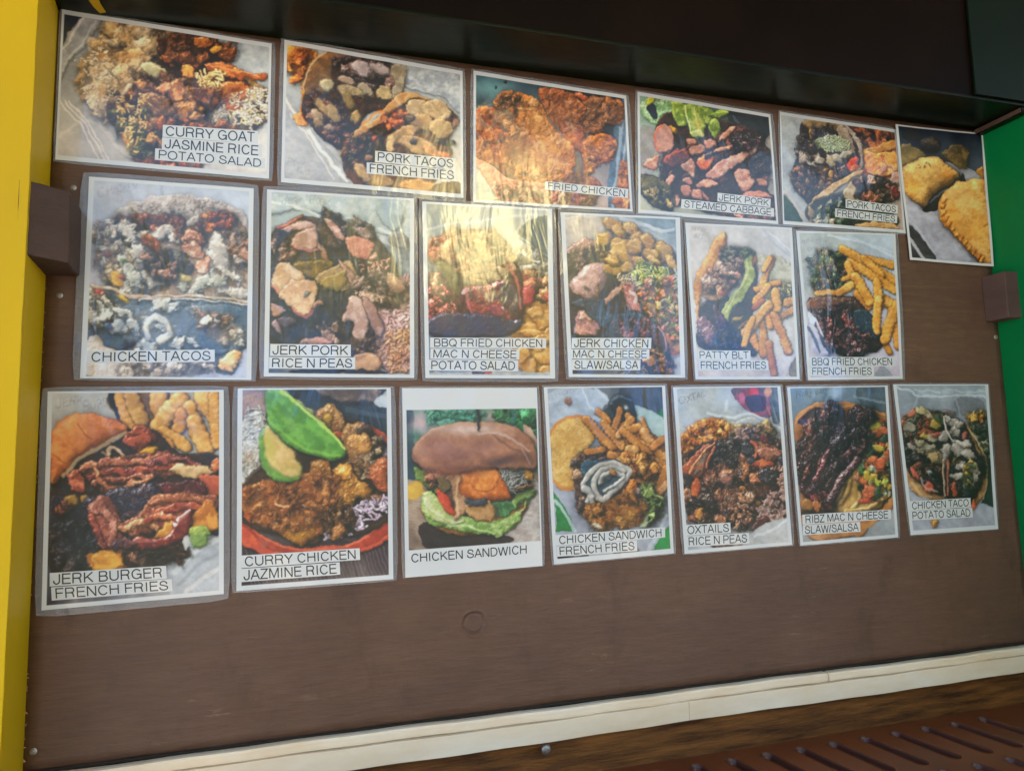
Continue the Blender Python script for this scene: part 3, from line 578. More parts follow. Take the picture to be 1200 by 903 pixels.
@pic
def pork_tacos():
    m = Pic("60,30 1002,197 1007,867 42,782", PH, PW, (.018, .03, .018, .03), 5)
    m.bg('7e8ea2', '75859c', '8d96a8', 'a09a94')
    m.P("60,320 200,500 440,780 200,800 60,780", '8a93a6', '747e92', **FLAT)
    m.L("60,340 180,500 300,650 400,780", 9, 'bcc4d2', .8); m.L("90,420 200,560 330,760", 5, 'a9b2c4', .7)
    m.P("640,170 990,220 990,420 900,330 720,280", '8c99ae', '6a7890', dome=.2, tex=.2, tsz=50, va=.8)
    m.P("80,60 240,100 330,130 170,300 190,480 130,470 110,430 150,380 140,240 80,190", 'b88a44', '9a6420', tex=.6, tsz=18, warp=(8, 24))
    m.M("110,80 230,110 160,260 90,190", 'b06a28 c48a3c 8a4a1c', 20, (10, 26), .6)
    m.P("170,300 165,220 230,120 330,90 420,130 420,260 250,330", '6b5338', '4d3a28', **SOFT)
    m.L("168,300 170,220 225,130 300,95", 5, '9f8f74', .8)
    m.P("340,130 640,160 700,280 640,400 500,420 400,620 190,470 165,340 300,300", '1d1516', '32201c', tex=.5)
    m.M("170,320 260,330 380,420 430,560 390,620 200,470", '3a211c 5c3a32 281816 7a5548', 80, (9, 22), .7)
    m.M("360,130 650,170 640,300 400,220", '4c3c48 6e5a60 33262c 8a6a66', 40, (14, 34), .6)
    for x, y, a, b, r, c in ((288, 272, 42, 36, 10, 'a3a088'), (480, 180, 54, 34, 20, 'a498a6'), (390, 240, 50, 22, 20, '9c8a82'), (500, 290, 56, 22, 40, 'a39a8c'), (580, 190, 60, 26, 20, '8f8690'), (605, 310, 44, 44, 0, 'a09470'), (420, 300, 70, 30, 10, '8a8068'), (400, 345, 60, 30, 60, '6a6044'), (440, 440, 30, 34, 0, '96855c'), (290, 400, 80, 26, 35, '93805e'), (330, 420, 60, 30, 50, '9c8c6a'), (240, 430, 40, 26, 50, 'a5927a'), (312, 498, 26, 15, 10, '9a8a80'), (250, 470, 36, 20, 50, '7a6a50')):
        m.E(x, y, a, b, r, c, None, **SOFT)
    m.P("640,170 720,180 700,300 650,340 650,240", '8c8478', '6a6456', **SOFT)
    m.P("560,440 700,330 800,330 940,400 980,460 930,560 940,650 800,800 440,790 380,620 460,530", '2a1c18', '4a2c20', tex=.5)
    m.P("370,640 440,520 560,440 640,350 720,305 850,350 760,340 680,380 600,450 520,500 440,570 400,620", 'a08c66', '8a6a44', dome=.6, tex=.2, bev=10, warp=(3, 20))
    m.L("480,480 540,420 590,410", 7, 'b06a20', .8)
    m.M("600,420 700,420 680,480 600,480", '9a5426 7a3c1c b06a38', 14, (12, 28), .6)
    m.M("390,600 460,540 600,500 560,640 480,700 400,660", '4a2c22 6a3c2a 33201a 2c2a18', 60, (8, 22), .7)
    for x, y, a, b, r, c in ((780, 390, 70, 46, 0, 'b3a284'), (870, 400, 76, 54, 20, 'a8977a'), (790, 460, 80, 40, 20, '9a8462'), (890, 500, 66, 48, 20, 'a08c66'), (700, 530, 80, 36, 150, 'b39a6e'), (640, 580, 50, 24, 100, 'b8a078'), (780, 590, 110, 44, 20, 'a8916e'), (850, 620, 60, 26, 30, 'a87c5c'), (560, 760, 90, 40, 20, '9a8660'), (480, 730, 60, 24, 50, 'a8926c'), (770, 800, 100, 34, 0, 'b48a56'), (520, 660, 30, 18, 0, '8a6a50')):
        m.E(x, y, a, b, r, c, None, **SOFT)
    m.E(752, 568, 24, 16, 0, '2a2a34', **SOFT); m.E(738, 440, 14, 20, 0, '3a3434', **SOFT); m.E(915, 575, 50, 16, 10, '241a18', tex=.4); m.E(550, 555, 12, 18, 0, 'a0442a', **SOFT)
    m.E(905, 640, 40, 16, 20, 'a06048', **SOFT); m.E(965, 470, 18, 22, 0, '6a3a34', **SOFT)
    m.P("850,790 980,780 990,840 860,835", '5a4a38', '3c3020', **FLAT)
    m.S("360,180 640,300 400,560 200,440", 60, 2.2, .6); m.write("Pork", 70, 690, 34, 6); m.write("Taco", 110, 735, 30, 6)
    return m.done('b4c0d4')
@pic
def fried_chicken():
    m = Pic("50,40 947,187 985,868 48,812", PH, PW, (.016, .03, .016, .02), 7)
    m.bg('1e3e52', '20303c', 'b08a78', '8a8080')
    m.G(160, 140, 120, 60, '4f8494', .8); m.G(90, 220, 60, 50, '17303e', .8); m.E(182, 138, 8, 10, 0, '1a2a34', sh=0); m.E(245, 104, 14, 7, 0, '241c18', sh=0)
    m.P("520,160 950,200 950,480 720,400", '18242c', '0e161c', **FLAT)
    m.P("900,300 950,240 965,860 840,850", '4a6c94', '2c4258', **FLAT); m.L("930,300 900,560 870,840", 9, '8aa4c0', .6); m.L("960,330 930,560 905,840", 5, 'b2b8c0', .5)
    def ch(p, a='c07838', b='8a4a1c', n=40, s=(10, 26), pal='c88444 a86428 d89c5c 8a4c20 b87438'):
        m.P(p, a, b, **CRUST); q = pts(p); c = q.mean(0); m.M((q - c) * .86 + c, pal, n, s, .6, tex=.5, tsz=9, spec=.12, sh=.38, shr=4, amb=.5, al=.75)
    ch("700,210 800,190 930,230 920,350 850,360 760,410 700,380", '8f5d38', '5c3a26', 46, (9, 22), '9a6a44 7c4e30 b0805a 5a3826')
    ch("450,150 600,160 660,200 720,240 710,400 730,510 690,520 620,450 560,380 490,280", 'a8643a', '6a3a20', 70, (10, 24), 'a8683c 8a4e2c c08450 6a3c24 96684c')
    m.E(690, 185, 40, 18, 10, '8a4428', **MEAT); m.G(660, 440, 50, 60, 'c46a20', .5)
    ch("720,430 840,400 890,460 870,560 780,600 720,660 700,560", 'b87434', '8a4a1c', 40, (9, 22), 'c8843c a8642c d89448 86502c')
    ch("600,640 760,660 800,720 740,840 640,820", '9c6248', '6a4030', 24, (9, 22), 'a06a50 84503c b88468')
    ch("920,560 965,600 960,740 900,720", 'a86a50', '7a4434', 12); ch("890,770 970,760 960,850 890,850", 'b07a5c', '84503c', 10)
    ch("65,270 140,240 210,280 220,420 180,500 70,480", 'bc6c34', '84441c', 36)
    ch("60,440 200,380 340,460 360,640 260,660 70,530", 'b06830', '7a4018', 60)
    ch("200,240 170,210 230,155 320,160 420,190 480,280 520,360 570,420 640,460 665,540 640,640 580,690 420,700 300,660 350,480 240,380", 'c48446', '94581f', 150, (9, 24), 'd09454 b87838 e0ac70 98602c c48848')
    m.M("180,200 320,170 300,280 220,290", '8a5a30 6a4424 a87440', 26, (9, 20)); m.G(250, 270, 50, 30, '4a2c18', .6); m.G(180, 330, 40, 30, '4a2810', .6); m.G(270, 500, 60, 50, '6e3c1a', .45)
    m.G(470, 470, 130, 120, 'dca468', .3)
    m.P("70,540 230,640 330,680 560,720 690,790 690,840 350,805 200,800 60,620", 'c49078', 'ae7c62', tex=.5, tsz=20, amb=.6); m.M("200,690 640,740 680,830 350,800 200,780", 'c89a80 b48468 9a6c54 a05c48', 40, (12, 28), .7, amb=.55, sh=.3)
    m.P("60,600 120,680 170,760 190,800 60,800", 'a8a890', '8a9484', dome=.1, tex=.1)
    m.G(430, 330, 60, 60, 'd8a868', .35); m.G(480, 560, 120, 90, 'dca878', .4); m.G(360, 460, 34, 110, '5c3014', .5, 8); m.G(120, 330, 40, 30, '5c2c14', .55); m.G(620, 480, 30, 70, 'c08848', .3); m.G(545, 300, 24, 60, '4c2c1c', .6); m.G(690, 620, 40, 40, '4c3428', .5); m.G(600, 270, 50, 70, 'b87444', .3); m.G(800, 480, 50, 40, 'd08c3c', .4); m.G(270, 300, 50, 20, '4c2c18', .5); m.G(170, 540, 90, 40, 'a8642c', .4)
    m.S("360,300 520,300 640,560 400,640", 40, 2.2, .35)
    return m.done('c0cad0')
@pic
def jerk_pork_cabbage():
    m = Pic("38,40 865,180 915,865 42,795", PH, PW, (.018, .03, .018, .03), 9)
    m.bg('5f8078', '141c24', '8c9286', '5a5850')
    m.P("60,250 180,300 200,420 130,540 50,530", '808080', '6a6c6c', **FLAT)
    m.P("600,160 870,190 880,420 700,300", '10161e', '1c2830', **FLAT); m.L("640,180 700,260", 7, '3a4450', .8)
    m.P("830,360 890,330 900,680 850,640", '84827c', '6c6a68', **FLAT)
    m.P("80,80 250,90 240,220 160,240 70,180", '4f7a54', '8ab08a', dome=.3, tex=.6, tsz=30, va=1); m.P("95,130 140,120 160,200 120,190", '16243a', **FLAT); m.E(115, 95, 22, 26, 20, '9aa830', **SOFT)
    m.P("150,250 260,150 480,200 700,240 860,400 840,640 900,700 880,840 660,830 300,740 250,780 130,740 50,660 60,540 190,560 200,420", '1c1412', '2c1f1a', tex=.4)
    for p in ("250,110 330,110 350,230 300,250 260,180", "330,120 460,130 480,220 440,320 380,310 350,230", "440,140 520,160 530,220 480,240", "500,190 560,150 610,170 560,200", "490,230 550,210 570,310 530,330 495,280"):
        m.P(p, '7c9c48', '486a28', tex=.25, tsz=26, bev=18, spec=.1); 
    m.L("340,130 370,280", 4, 'b4c484', .8); m.L("400,140 420,290", 5, 'a8bc78', .7); m.L("540,170 600,165", 4, '9cd058', .8); m.G(420, 230, 24, 40, 'a8a04c', .6); m.P("370,270 440,270 455,310 390,315", 'a0b070', '70883c', **SOFT)
    m.E(257, 272, 32, 22, 25, 'd4a820', 'b08010', **SOFT)
    m.P("145,290 190,235 250,270 265,370 220,410 165,400", '9a7468', '84605a', dome=.4, tex=.25, tsz=8); m.L("165,395 148,310 190,240", 5, 'a84a30', .9)
    m.P("70,480 120,440 180,420 170,480 150,520 90,500", 'ac8472', '865c4c', **MEAT)
    pk = lambda p, a='ac8a7a', b='865e50': (m.P(p, a, b, tex=.3, tsz=12, spec=.15, bev=14, warp=(3, 14), rim=.45))
    m.M("180,560 200,420 340,380 480,340 640,260 800,300 840,600 640,540 500,600 320,560", '4a2a24 2c1a18 7a4a40 1c1214', 90, (10, 30), .6)
    m.P("210,440 340,385 360,470 230,500", '3a201a', '5c2c20', **MEAT); m.L("210,470 230,430 340,385", 5, 'a04a34', .8)
    pk("360,380 440,360 460,400 380,430"); pk("345,330 400,325 410,355 360,360", '9c7468'); pk("455,340 510,330 540,370 470,390", 'a8786c')
    pk("460,400 560,340 600,330 660,260 630,250 570,300 540,350", 'c09080'); pk("520,420 640,375 620,360 540,390", 'b8806c')
    pk("470,560 540,480 700,400 800,350 790,390 700,460 600,540 540,580", 'a8887c', '8a6258'); pk("410,480 450,420 520,440 470,520", 'b87850', '9a4a30'); m.E(490, 425, 34, 20, -20, '33303a', tex=.5, spec=.4)
    pk("320,500 370,450 405,500 390,570 350,540", 'b09484'); pk("210,600 240,550 280,560 250,630", 'b88474'); pk("410,610 470,575 560,605 500,635 430,630", 'bc8470'); pk("640,540 720,510 780,580 720,660 670,620", 'a88474', '84564c')
    pk("320,630 370,620 380,680 340,690", '9c6a5c'); pk("385,645 440,640 450,710 390,700", 'a87c6c'); pk("450,650 490,690 500,720 460,700", 'a06458'); pk("260,670 310,680 300,740 270,730", 'b8907c'); pk("690,670 800,650 880,700 700,690", 'a86c64')
    pk("780,570 840,590 840,620 800,620", 'a87858'); pk("330,580 370,570 390,610 350,610", 'c09090')
    m.M("640,300 790,290 800,360 680,380", '2c2428 18161a 4a3034', 40, (8, 20), .7, spec=.5); m.M("740,440 830,420 840,560 760,560", '3c2824 241816', 20, (10, 24))
    m.P("60,560 200,580 260,640 280,740 190,760 100,730 60,650", '4e4c24', '35371a', tex=.6, tsz=16, warp=(7, 24)); m.M("100,640 240,640 250,740 120,730", '74704030 5a5a2c 8a7c4a 3f4420'.replace('74704030', '747040'), 34, (8, 24), .6)
    m.M("560,800 900,800 880,830 660,830", 'a05858 c08070 3c2420', 12, (12, 26))
    m.S("200,420 800,300 800,640 300,640", 70, 2.2, .6)
    return m.done('b9c4cc')
@pic
def pork_tacos_angled():
    m = Pic("47,62 820,180 885,865 72,805", PH, PW, (.012, .03, .02, .03), 11)
    m.bg('7c94a8', '6a6058', '5a5a50', '8c8078')
    m.P("50,80 220,110 190,300 130,440 140,560 260,700 300,810 80,800 60,300", '8c959c', '767c84', **FLAT)
    m.P("75,600 130,660 200,800 80,800", '1c3024', '2a4030', **FLAT); m.L("75,590 140,660 240,800", 10, '9a8c84', .6)
    m.P("470,130 800,190 830,480 800,520 600,480", '8a4f24', '6a3818', tex=.6, tsz=18); m.M("520,150 800,200 740,280 600,270", '7a3c1c 9a5428 5a2c18 a8683c', 40, (12, 34), .6)
    m.P("610,310 800,250 815,300 640,350", 'b08a4c', '94682c', **SOFT); m.P("600,320 700,330 820,330 820,440 760,480 640,460", 'a05c20', 'c08838', tex=.4, tsz=24, spec=.3); m.P("740,340 820,330 825,440 770,420", 'b89048', 'a06c2c', **SOFT)
    m.E(735, 430, 18, 28, 20, 'b07860', **SOFT)
    m.P("560,520 700,470 820,540 840,620 740,660 560,620", '1e1614', '3a2420', tex=.5); m.M("540,500 700,480 830,560 830,630 560,640", '4a2c28 2a1c1a 8a6454 6a4438 a88878', 60, (10, 26), .65)
    m.P("780,560 820,550 838,610 800,630", '3c1418', '5a2028', **MEAT); m.P("780,480 830,450 835,540 790,520", '9c8078', '84645c', **SOFT)
    m.P("220,120 460,140 560,200 610,320 605,410 540,480 380,560 260,670 210,620 140,560 140,420 190,300 180,180", '2c2018', '1c1614', tex=.5)
    m.P("215,115 460,135 440,200 360,190 240,160", '8c7a58', '6a5838', **SOFT); m.P("455,135 520,165 590,250 612,340 605,420 560,460 540,470 590,380 570,280 530,220", '9a8f86', '827468', **SOFT); m.P("470,150 530,220 560,330 500,300 440,200", '7a6858', '94867a', **SOFT)
    m.P("240,160 300,180 300,230 250,230", '9a7c28', '6a5420', **MEAT)
    m.M("270,160 400,170 380,220 290,230", '3c3038 564650 2a2228', 20, (10, 24))
    m.P("280,240 400,210 500,240 520,300 420,320 290,290", '8a9a7c', '6c8060', tex=.3, tsz=16); m.R("280,240 400,210 500,240 520,300 420,320 290,290", 'b0bca0 90a47c a8b494', 110, 24, 4)
    m.M("180,190 280,280 300,380 180,370", '2c2420 5c4840 3c3430 8c7c74', 44, (10, 26))
    for x, y, a, b, r, c in ((315, 370, 34, 24, 10, '9c9484'), (385, 385, 40, 28, 60, 'b0a68e'), (430, 365, 44, 22, 30, 'a89c84'), (490, 335, 48, 22, 160, 'a8a494'), (250, 395, 60, 10, 20, 'a8a49c'), (205, 370, 26, 30, 20, 'a89c94'), (300, 560, 44, 34, 20, 'a08074'), (200, 525, 40, 24, 130, 'a88c84')): m.E(x, y, a, b, r, c, **SOFT)
    m.P("500,430 540,350 580,360 550,430", 'c43c1c', 'a83010', **SOFT); m.E(550, 430, 40, 14, 140, 'a85c2c', **SOFT)
    m.M("150,430 480,420 440,500 300,600 200,600 140,520", '3c2418 5c3c24 2a1a16 7c5848 8a6c40 4c3420', 90, (9, 24), .65); m.E(390, 470, 20, 26, 0, 'a07c30', **MEAT)
    m.P("245,665 330,590 450,500 600,440 590,470 480,530 360,620 260,680", 'b09c74', '94784c', dome=.6, bev=12, tex=.2)
    m.P("230,680 480,580 600,640 840,760 700,840 300,810", '1e2018', '2a281c', tex=.4)
    m.P("480,600 530,520 560,560 550,620 600,650 520,650", 'a09478', '84745a', **SOFT); m.M("600,600 700,600 720,660 620,650", 'b07454 8a5440', 14, (12, 26))
    m.P("240,680 290,720 300,810 250,800", '9c8c6a', '7c6c4c', **SOFT); m.M("300,690 480,660 480,800 320,800", '4c6a44 9ca48c 2c3c28 7a8a70 b0a890', 50, (10, 30), .5)
    m.P("560,800 780,780 820,830 600,830", 'a88c60', '8a6c44', **SOFT); m.S("160,200 560,300 400,560 160,540", 60, 2.2, .6)
    m.write("Pork", 62, 125, 30, 8); m.write("Taco", 90, 235, 24, 8)
    return m.done('bcc4cc')
@pic
def baked_patties():
    m = Pic("38,73 495,125 553,825 118,787", 250, 388, (.03, .012, .03, .02), 13)
    m.bg('0e1620', '0c1420', '8c847c', '8a8480')
    m.P("60,280 200,260 500,360 530,600 540,800 110,780", '807c7c', '6a6668', dome=0, tex=0, va=.6, vs=80)
    m.P("100,420 260,560 440,790 250,790 100,600", '8e8a8c', '787276', **FLAT); m.P("105,620 180,680 260,790 130,780", '3a3836', '241f20', **FLAT); m.L("110,680 190,785", 8, '9c9894', .8); m.L("100,590 160,640 250,760", 5, 'a8a4a4', .4)
    m.E(120, 130, 50, 34, 0, '1e1a18', **FLAT); m.E(215, 185, 52, 46, 20, '3c2c1c', '1e1814', tex=.1)
    m.P("60,190 110,180 195,240 150,270 70,300", '6a5a34', '54482a', **SOFT)
    m.P("275,230 340,180 420,210 410,300 385,320 300,270", '5c4a26', '3c3018', **SOFT); m.P("465,330 495,300 500,370", 'a06c24', **SOFT)
    m.P("380,340 350,400 200,510 190,540 300,520 400,420", '26221f', **FLAT)
    m.P("75,330 90,300 180,260 250,250 300,290 362,345 320,400 240,450 190,510 150,500 90,430", 'b08a4c', '94703a', dome=1.2, bev=60, tex=.2, tsz=26, spec=.05, warp=(3, 22), shr=14, sh=.7)
    m.G(170, 310, 60, 40, 'c8a860', .5); m.G(130, 410, 40, 50, 'b87420', .45); m.G(300, 345, 30, 24, 'a8641c', .5); m.R("150,290 210,285 210,310 150,315", '5a4424', 12, 6, 1.2)
    m.P("268,520 290,450 350,395 420,378 520,390 560,600 560,820 480,800 400,720 310,630 275,580", 'b48648', '986a30', dome=1.2, bev=60, tex=.22, tsz=24, spec=.05, warp=(3, 20), shr=14, sh=.75)
    m.G(390, 480, 70, 60, 'c8a468', .5); m.G(340, 560, 40, 60, 'b8701c', .4); m.G(470, 640, 60, 60, 'c88c38', .5)
    e = spline(pts("285,500 283,560 310,620 350,670 395,715 440,765 480,800"), False, 4)
    for i in range(0, len(e), 2): m.E(e[i][0] + 12, e[i][1] - 8, 17, 9, -45, 'c47c2c', '8a4c14', sh=.25, shr=3, tex=.2)
    m.K("280,470 275,540 300,610 360,680 430,755", 3, 3, '8a5218', al=.5, soft=4, sh=0, tex=0, dome=0); m.L("500,620 522,610", 5, '6a4010', .7)
    return m.done('bdb9b0')
@pic
def chicken_tacos():
    m = Pic("88,25 785,75 775,885 50,878", PW, PH, (.03, .02, .03, .012), 15)
    m.bg('8a8f9c', '8a95a4', '9a94a0', 'a0a4b0')
    m.L("390,60 400,110", 5, '6a7280', .5)
    m.P("170,200 240,140 380,100 560,110 700,150 765,220 765,540 500,540 300,520 150,480 110,300", 'a49a94', '8c8078', dome=.5, tex=.4, tsz=14, bev=10, warp=(4, 24)); m.R("260,150 560,115 700,160 600,200 320,190", 'c0b4a4 a08c78 b4a898 8a7a68', 130, 8, 3)
    m.P("105,220 200,230 300,180 460,190 560,200 700,180 760,280 765,520 560,525 400,530 260,500 150,460", '94857a', '6c5a4e', tex=.3, tsz=20, warp=(7, 28))
    m.P("210,200 330,180 480,200 480,230 380,240 260,250", '4a1e14', '7a3018', **MEAT); m.M("220,190 470,195 450,235 240,240", '7a4024 4a241a a0603c 5c3424', 18, (16, 34), .6)
    m.P("560,180 680,165 710,200 690,240 620,245 560,230", '9a5c30', '6a3418', **MEAT); m.M("560,180 700,175 700,230 580,240", 'a8642c 7a3c1c 4c2418 c08850', 26, (9, 22))
    m.M("110,220 220,240 260,380 180,400 140,320", 'b4a89c 8c7464 c0b8ac 6c564a a49484', 40, (12, 32), .6, amb=.5); m.M("160,380 330,380 330,500 200,480", 'b0a89c c4bcb0 9c9080 a89478', 22, (18, 38), .6, amb=.5)
    def cr(L_, c='c0b8ac', c2='9c948c'):
        for x, y, a, b, r in L_: m.E(x, y, a, b, r, c, c2, **dict(SOFT, sh=.4, shr=9, bev=22, amb=.42, warp=(14, 30)))
    cr(((260, 265, 46, 28, 60), (380, 260, 90, 24, 170), (470, 280, 60, 26, 20), (530, 215, 40, 22, 150), (300, 340, 40, 44, 60), (360, 460, 56, 30, 30), (640, 350, 50, 80, 160), (690, 440, 60, 26, 40), (700, 510, 70, 26, 10)))
    cr(((450, 390, 34, 70, 170), (480, 470, 26, 44, 0), (560, 480, 66, 28, 130), (630, 460, 34, 28, 60), (270, 440, 60, 26, 60)), 'aaa89c', '848478')
    m.P("320,260 380,300 390,350 350,330 300,300", '8a4c28', '4a2818', **MEAT); m.P("330,370 420,370 450,420 420,470 350,440", '3a3034', '5a3c38', **MEAT); m.M("320,360 440,370 440,450 340,440", '4a3c3c 2c2628 6c4438 8a6458', 26, (10, 24)); m.P("650,250 740,260 750,300 680,300", '5c4a40', '3c2c28', **MEAT)
    m.M("480,240 560,240 560,330 490,320", '7c5038 4a2c22 a4745c', 20, (12, 26)); m.P("540,370 600,360 590,430 540,420", 'b89484', '8c5c44', **MEAT); m.P("470,310 540,300 570,370 500,350", 'a48c7c', '745040', **MEAT)
    m.M("680,290 760,320 760,420 700,400", 'ac9890 947c70 8c6450 b8a8a0', 14, (16, 32)); m.E(490, 400, 30, 44, 150, '2c2a2c', **SOFT); m.E(410, 350, 26, 30, 0, '2a2422', **SOFT)
    m.P("175,435 215,430 235,480 190,485", 'b08a30', '94701c', **SOFT); m.E(228, 378, 13, 9, 30, '4a7a3c', **SOFT); m.E(222, 452, 12, 7, 30, '9c3838', **SOFT); m.E(160, 345, 20, 9, 30, '7c3430', **SOFT); m.E(495, 452, 30, 14, 20, 'a09458', **SOFT)
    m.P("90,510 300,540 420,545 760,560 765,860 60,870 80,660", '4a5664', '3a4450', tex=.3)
    m.K("100,485 200,505 320,535 440,530 600,535 760,550", 10, 7, 'b4a498', '94806c', tex=.2); m.K("300,545 440,540 620,550 758,560", 4, 4, 'c4bcb4', '9c948c')
    m.P("90,700 300,720 600,830 560,880 70,870", 'b4a8a0', 'a09488', dome=.2, tex=.5, tsz=12); m.P("500,820 700,860 760,650 765,870 500,880", '98a0b4', '848ca4', **FLAT)
    m.P("100,600 300,560 440,580 740,570 760,720 640,780 560,760 480,700 440,780 240,760 130,720", '5c6470', '35485c', tex=.3, va=1.1, vs=90); m.G(620, 600, 90, 60, '2c4c64', .35); m.G(440, 600, 60, 50, '24445c', .35)  # blue-grey tones put some of the gloss's blue reflection into the print
    m.P("92,505 150,505 150,540 105,550", 'c0403c', 'a03030', **SOFT); m.E(230, 535, 34, 14, 30, 'b09430', **SOFT)
    m.M("85,540 220,560 200,620 90,660", 'b4b0a4 a89884 c4bcac 94908a', 18, (18, 38), .6, amb=.5)
    cr(((150, 620, 50, 24, 150), (230, 600, 56, 20, 30), (200, 660, 50, 24, 0), (270, 650, 46, 22, 60), (390, 570, 44, 30, 150), (340, 640, 40, 24, 60), (395, 660, 34, 20, 20), (440, 580, 40, 14, 160), (470, 730, 20, 40, 30), (320, 730, 60, 26, 0), (525, 720, 30, 22, 20), (555, 600, 40, 24, 40), (715, 700, 26, 40, 10), (655, 730, 26, 22, 0)), 'b4b0a4', '848c94')
    m.K("330,700 330,650 370,620 420,650 430,690 380,720", 16, 16, 'bcb8ac', '90949a', **{k: v for k, v in SOFT.items() if k != 'warp'}); m.E(165, 655, 22, 14, 20, '2c4474', **SOFT); m.E(250, 730, 50, 16, 150, '2a2a30', **SOFT)
    m.M("540,580 700,640 700,720 580,700", 'a8846c c8bcac 8c6450', 9, (12, 24)); m.P("630,830 660,780 720,760 730,800 680,850", 'a87c44', 'b89c70', **MEAT); m.G(540, 820, 60, 5, 'b84838', .6)
    m.M("300,780 600,800 540,870 200,860", 'b4a8a0 a09488 c0b4ac', 24, (14, 30), .6, amb=.6, sh=.2); m.S("110,220 760,280 740,760 120,700", 160, 2.6, .6)
    m.write("Chicken", 120, 110, 40, -12, '6c5c60'); m.write("Taco", 190, 135, 30, -8, '8a6464')
    return m.done('b8bcc0')
@pic
def jerk_pork_rice():
    m = Pic("50,27 712,68 712,875 35,868", PW, PH, (.03, .014, .03, .02), 17)
    m.bg('94a4a4', '98a4ac', '3a4048', 'a8a098')
    m.P("60,40 400,50 700,80 700,230 560,220 400,150 200,110 60,130", 'a0aaa6', '8c9a9c', dome=.1, tex=.1, tsz=40, bev=20)
    m.L("60,80 200,110 330,150 480,160 600,220 690,240", 6, 'c0ccc8', .7); m.P("540,90 640,80 670,130 640,210 590,190 560,150", '7c8c90', '8a989c', dome=.3, tex=0, bev=20); m.L("570,60 580,100", 20, '74848c', .5)
    m.P("600,230 660,220 695,250 695,320 640,290 600,270", '4a4a48', '6c6c68', **SOFT); m.P("560,270 690,310 695,420 640,440 600,340", '6c7478', '505a60', dome=.3, tex=.1); m.L("545,280 600,330 650,430", 4, '2c3234', .8)
    m.P("70,220 200,150 400,170 560,260 640,420 560,600 500,720 440,770 60,720 65,400", '2c2420', '3c2e20', tex=.4)
    m.P("65,380 400,330 480,400 460,560 380,720 60,700", '2a2c34', '1c222a', tex=.3)
    m.R("470,340 590,340 640,430 690,420 695,560 560,560 480,430", 'a8806c 946c58 bc9480', 120, 22, 5); m.P("560,560 640,480 695,420 695,820 640,850 560,830 510,780 520,720", '9c7c78', '84645c', tex=.4)
    m.R("560,520 695,430 695,680 600,680", 'c4a0a4 b48c90 d0b0b0 a87c7c', 200, 24, 5.5); m.R("500,720 695,660 695,830 600,850 510,770", 'b08464 c49a78 9a6c50 a47c60', 150, 24, 5.5)
    mt = lambda p, a='a8897c', b='846656': m.P(p, a, b, tex=.22, tsz=12, spec=.15, bev=16, warp=(4, 22), rim=.5)
    m.M("70,225 110,220 160,280 160,340 70,330", '5c4438 3c2c28 8c7060', 24, (10, 24)); 
    mt("90,190 190,145 205,160 110,205", '8c5048', '6c3c34'); mt("110,200 200,165 270,190 220,210 130,215", 'a88880'); mt("150,270 190,220 265,195 272,290 200,300 165,290"); m.L("155,275 200,300 270,298", 4, 'c0686c', .7)
    m.P("270,200 290,130 340,120 400,180 410,250 370,290 300,280", '4a3a2c', '2c2420', **MEAT); m.M("290,125 340,120 410,190 400,240 340,180", '5c5040 3c342c 746450', 26, (9, 20)); mt("300,150 340,170 400,240 380,265 330,220", 'b08c88')
    m.M("430,170 490,165 525,230 500,250 440,240", '4c4440 342c2c 685c54', 20, (10, 22)); m.P("430,200 500,200 525,250 480,250", '74605c', '54443c', **MEAT)
    mt("410,235 530,265 500,340 405,310", 'a87468', '8c5c50'); mt("500,340 540,310 555,325 530,345", 'a8685c'); mt("270,265 300,290 335,360 290,330", '9c6c5c')
    m.G(250, 350, 90, 40, '5a4c24', .6); m.P("170,360 280,340 340,360 300,430 200,410", '6c5c28', '4a4020', **SOFT)
    mt("70,450 90,370 135,345 180,380 230,430 180,450 110,500", 'b09c80', '94785c'); m.L("72,455 110,500", 5, 'c06c6c', .6); mt("100,510 140,440 200,430 275,450 270,530 220,600 170,570", 'b49c7c', '9c7c60'); m.L("160,560 215,603 260,560", 6, 'b86464', .6); m.E(228, 493, 13, 10, 0, '54544c', **SOFT)
    mt("262,430 330,380 420,350 455,430 400,480 330,480", 'a8906c', '84704c'); mt("360,340 400,370 455,430 430,460 380,400", 'b89488'); m.P("290,440 400,390 380,470 320,480", '6c6438', '847440', **SOFT)
    m.M("440,440 560,400 680,480 560,530 470,500", '5c4c40 3c3430 8c7464 a88c74', 50, (10, 28), .6); m.P("590,400 680,470 600,490", '6c5448', '8c7058', **MEAT)
    mt("385,620 400,560 430,505 480,520 505,600 480,715 440,690 430,620", 'a89088', '8c7068'); mt("480,520 530,540 570,640 565,690 520,660", '8c7068', '745850'); mt("255,540 300,530 310,550 260,560", '8c6c50')
    mt("62,540 90,550 130,570 70,605", '7c6c78'); mt("62,630 90,620 110,680 80,670", '847078'); mt("85,610 150,595 180,620 120,650", '4c4048', '34303c'); m.M("290,630 370,640 370,710 300,690", '6c5448 4a3834 8c7060', 22, (9, 22))
    mt("200,700 260,685 330,700 330,722 200,722", 'a07468'); m.M("440,700 520,700 500,760 430,770", '4a3430 5c443c', 12, (10, 22)); mt("440,770 550,780 550,850 440,850", 'a48468', '8c6c54'); m.P("190,835 550,845 552,858 185,855", '18161a', **FLAT)
    m.S("80,180 560,180 620,480 200,700", 120, 2.6, .55); m.write("Jerk", 110, 95, 34, -4); m.write("Pork", 235, 90, 34, 6)
    return m.done('c2c8cc')
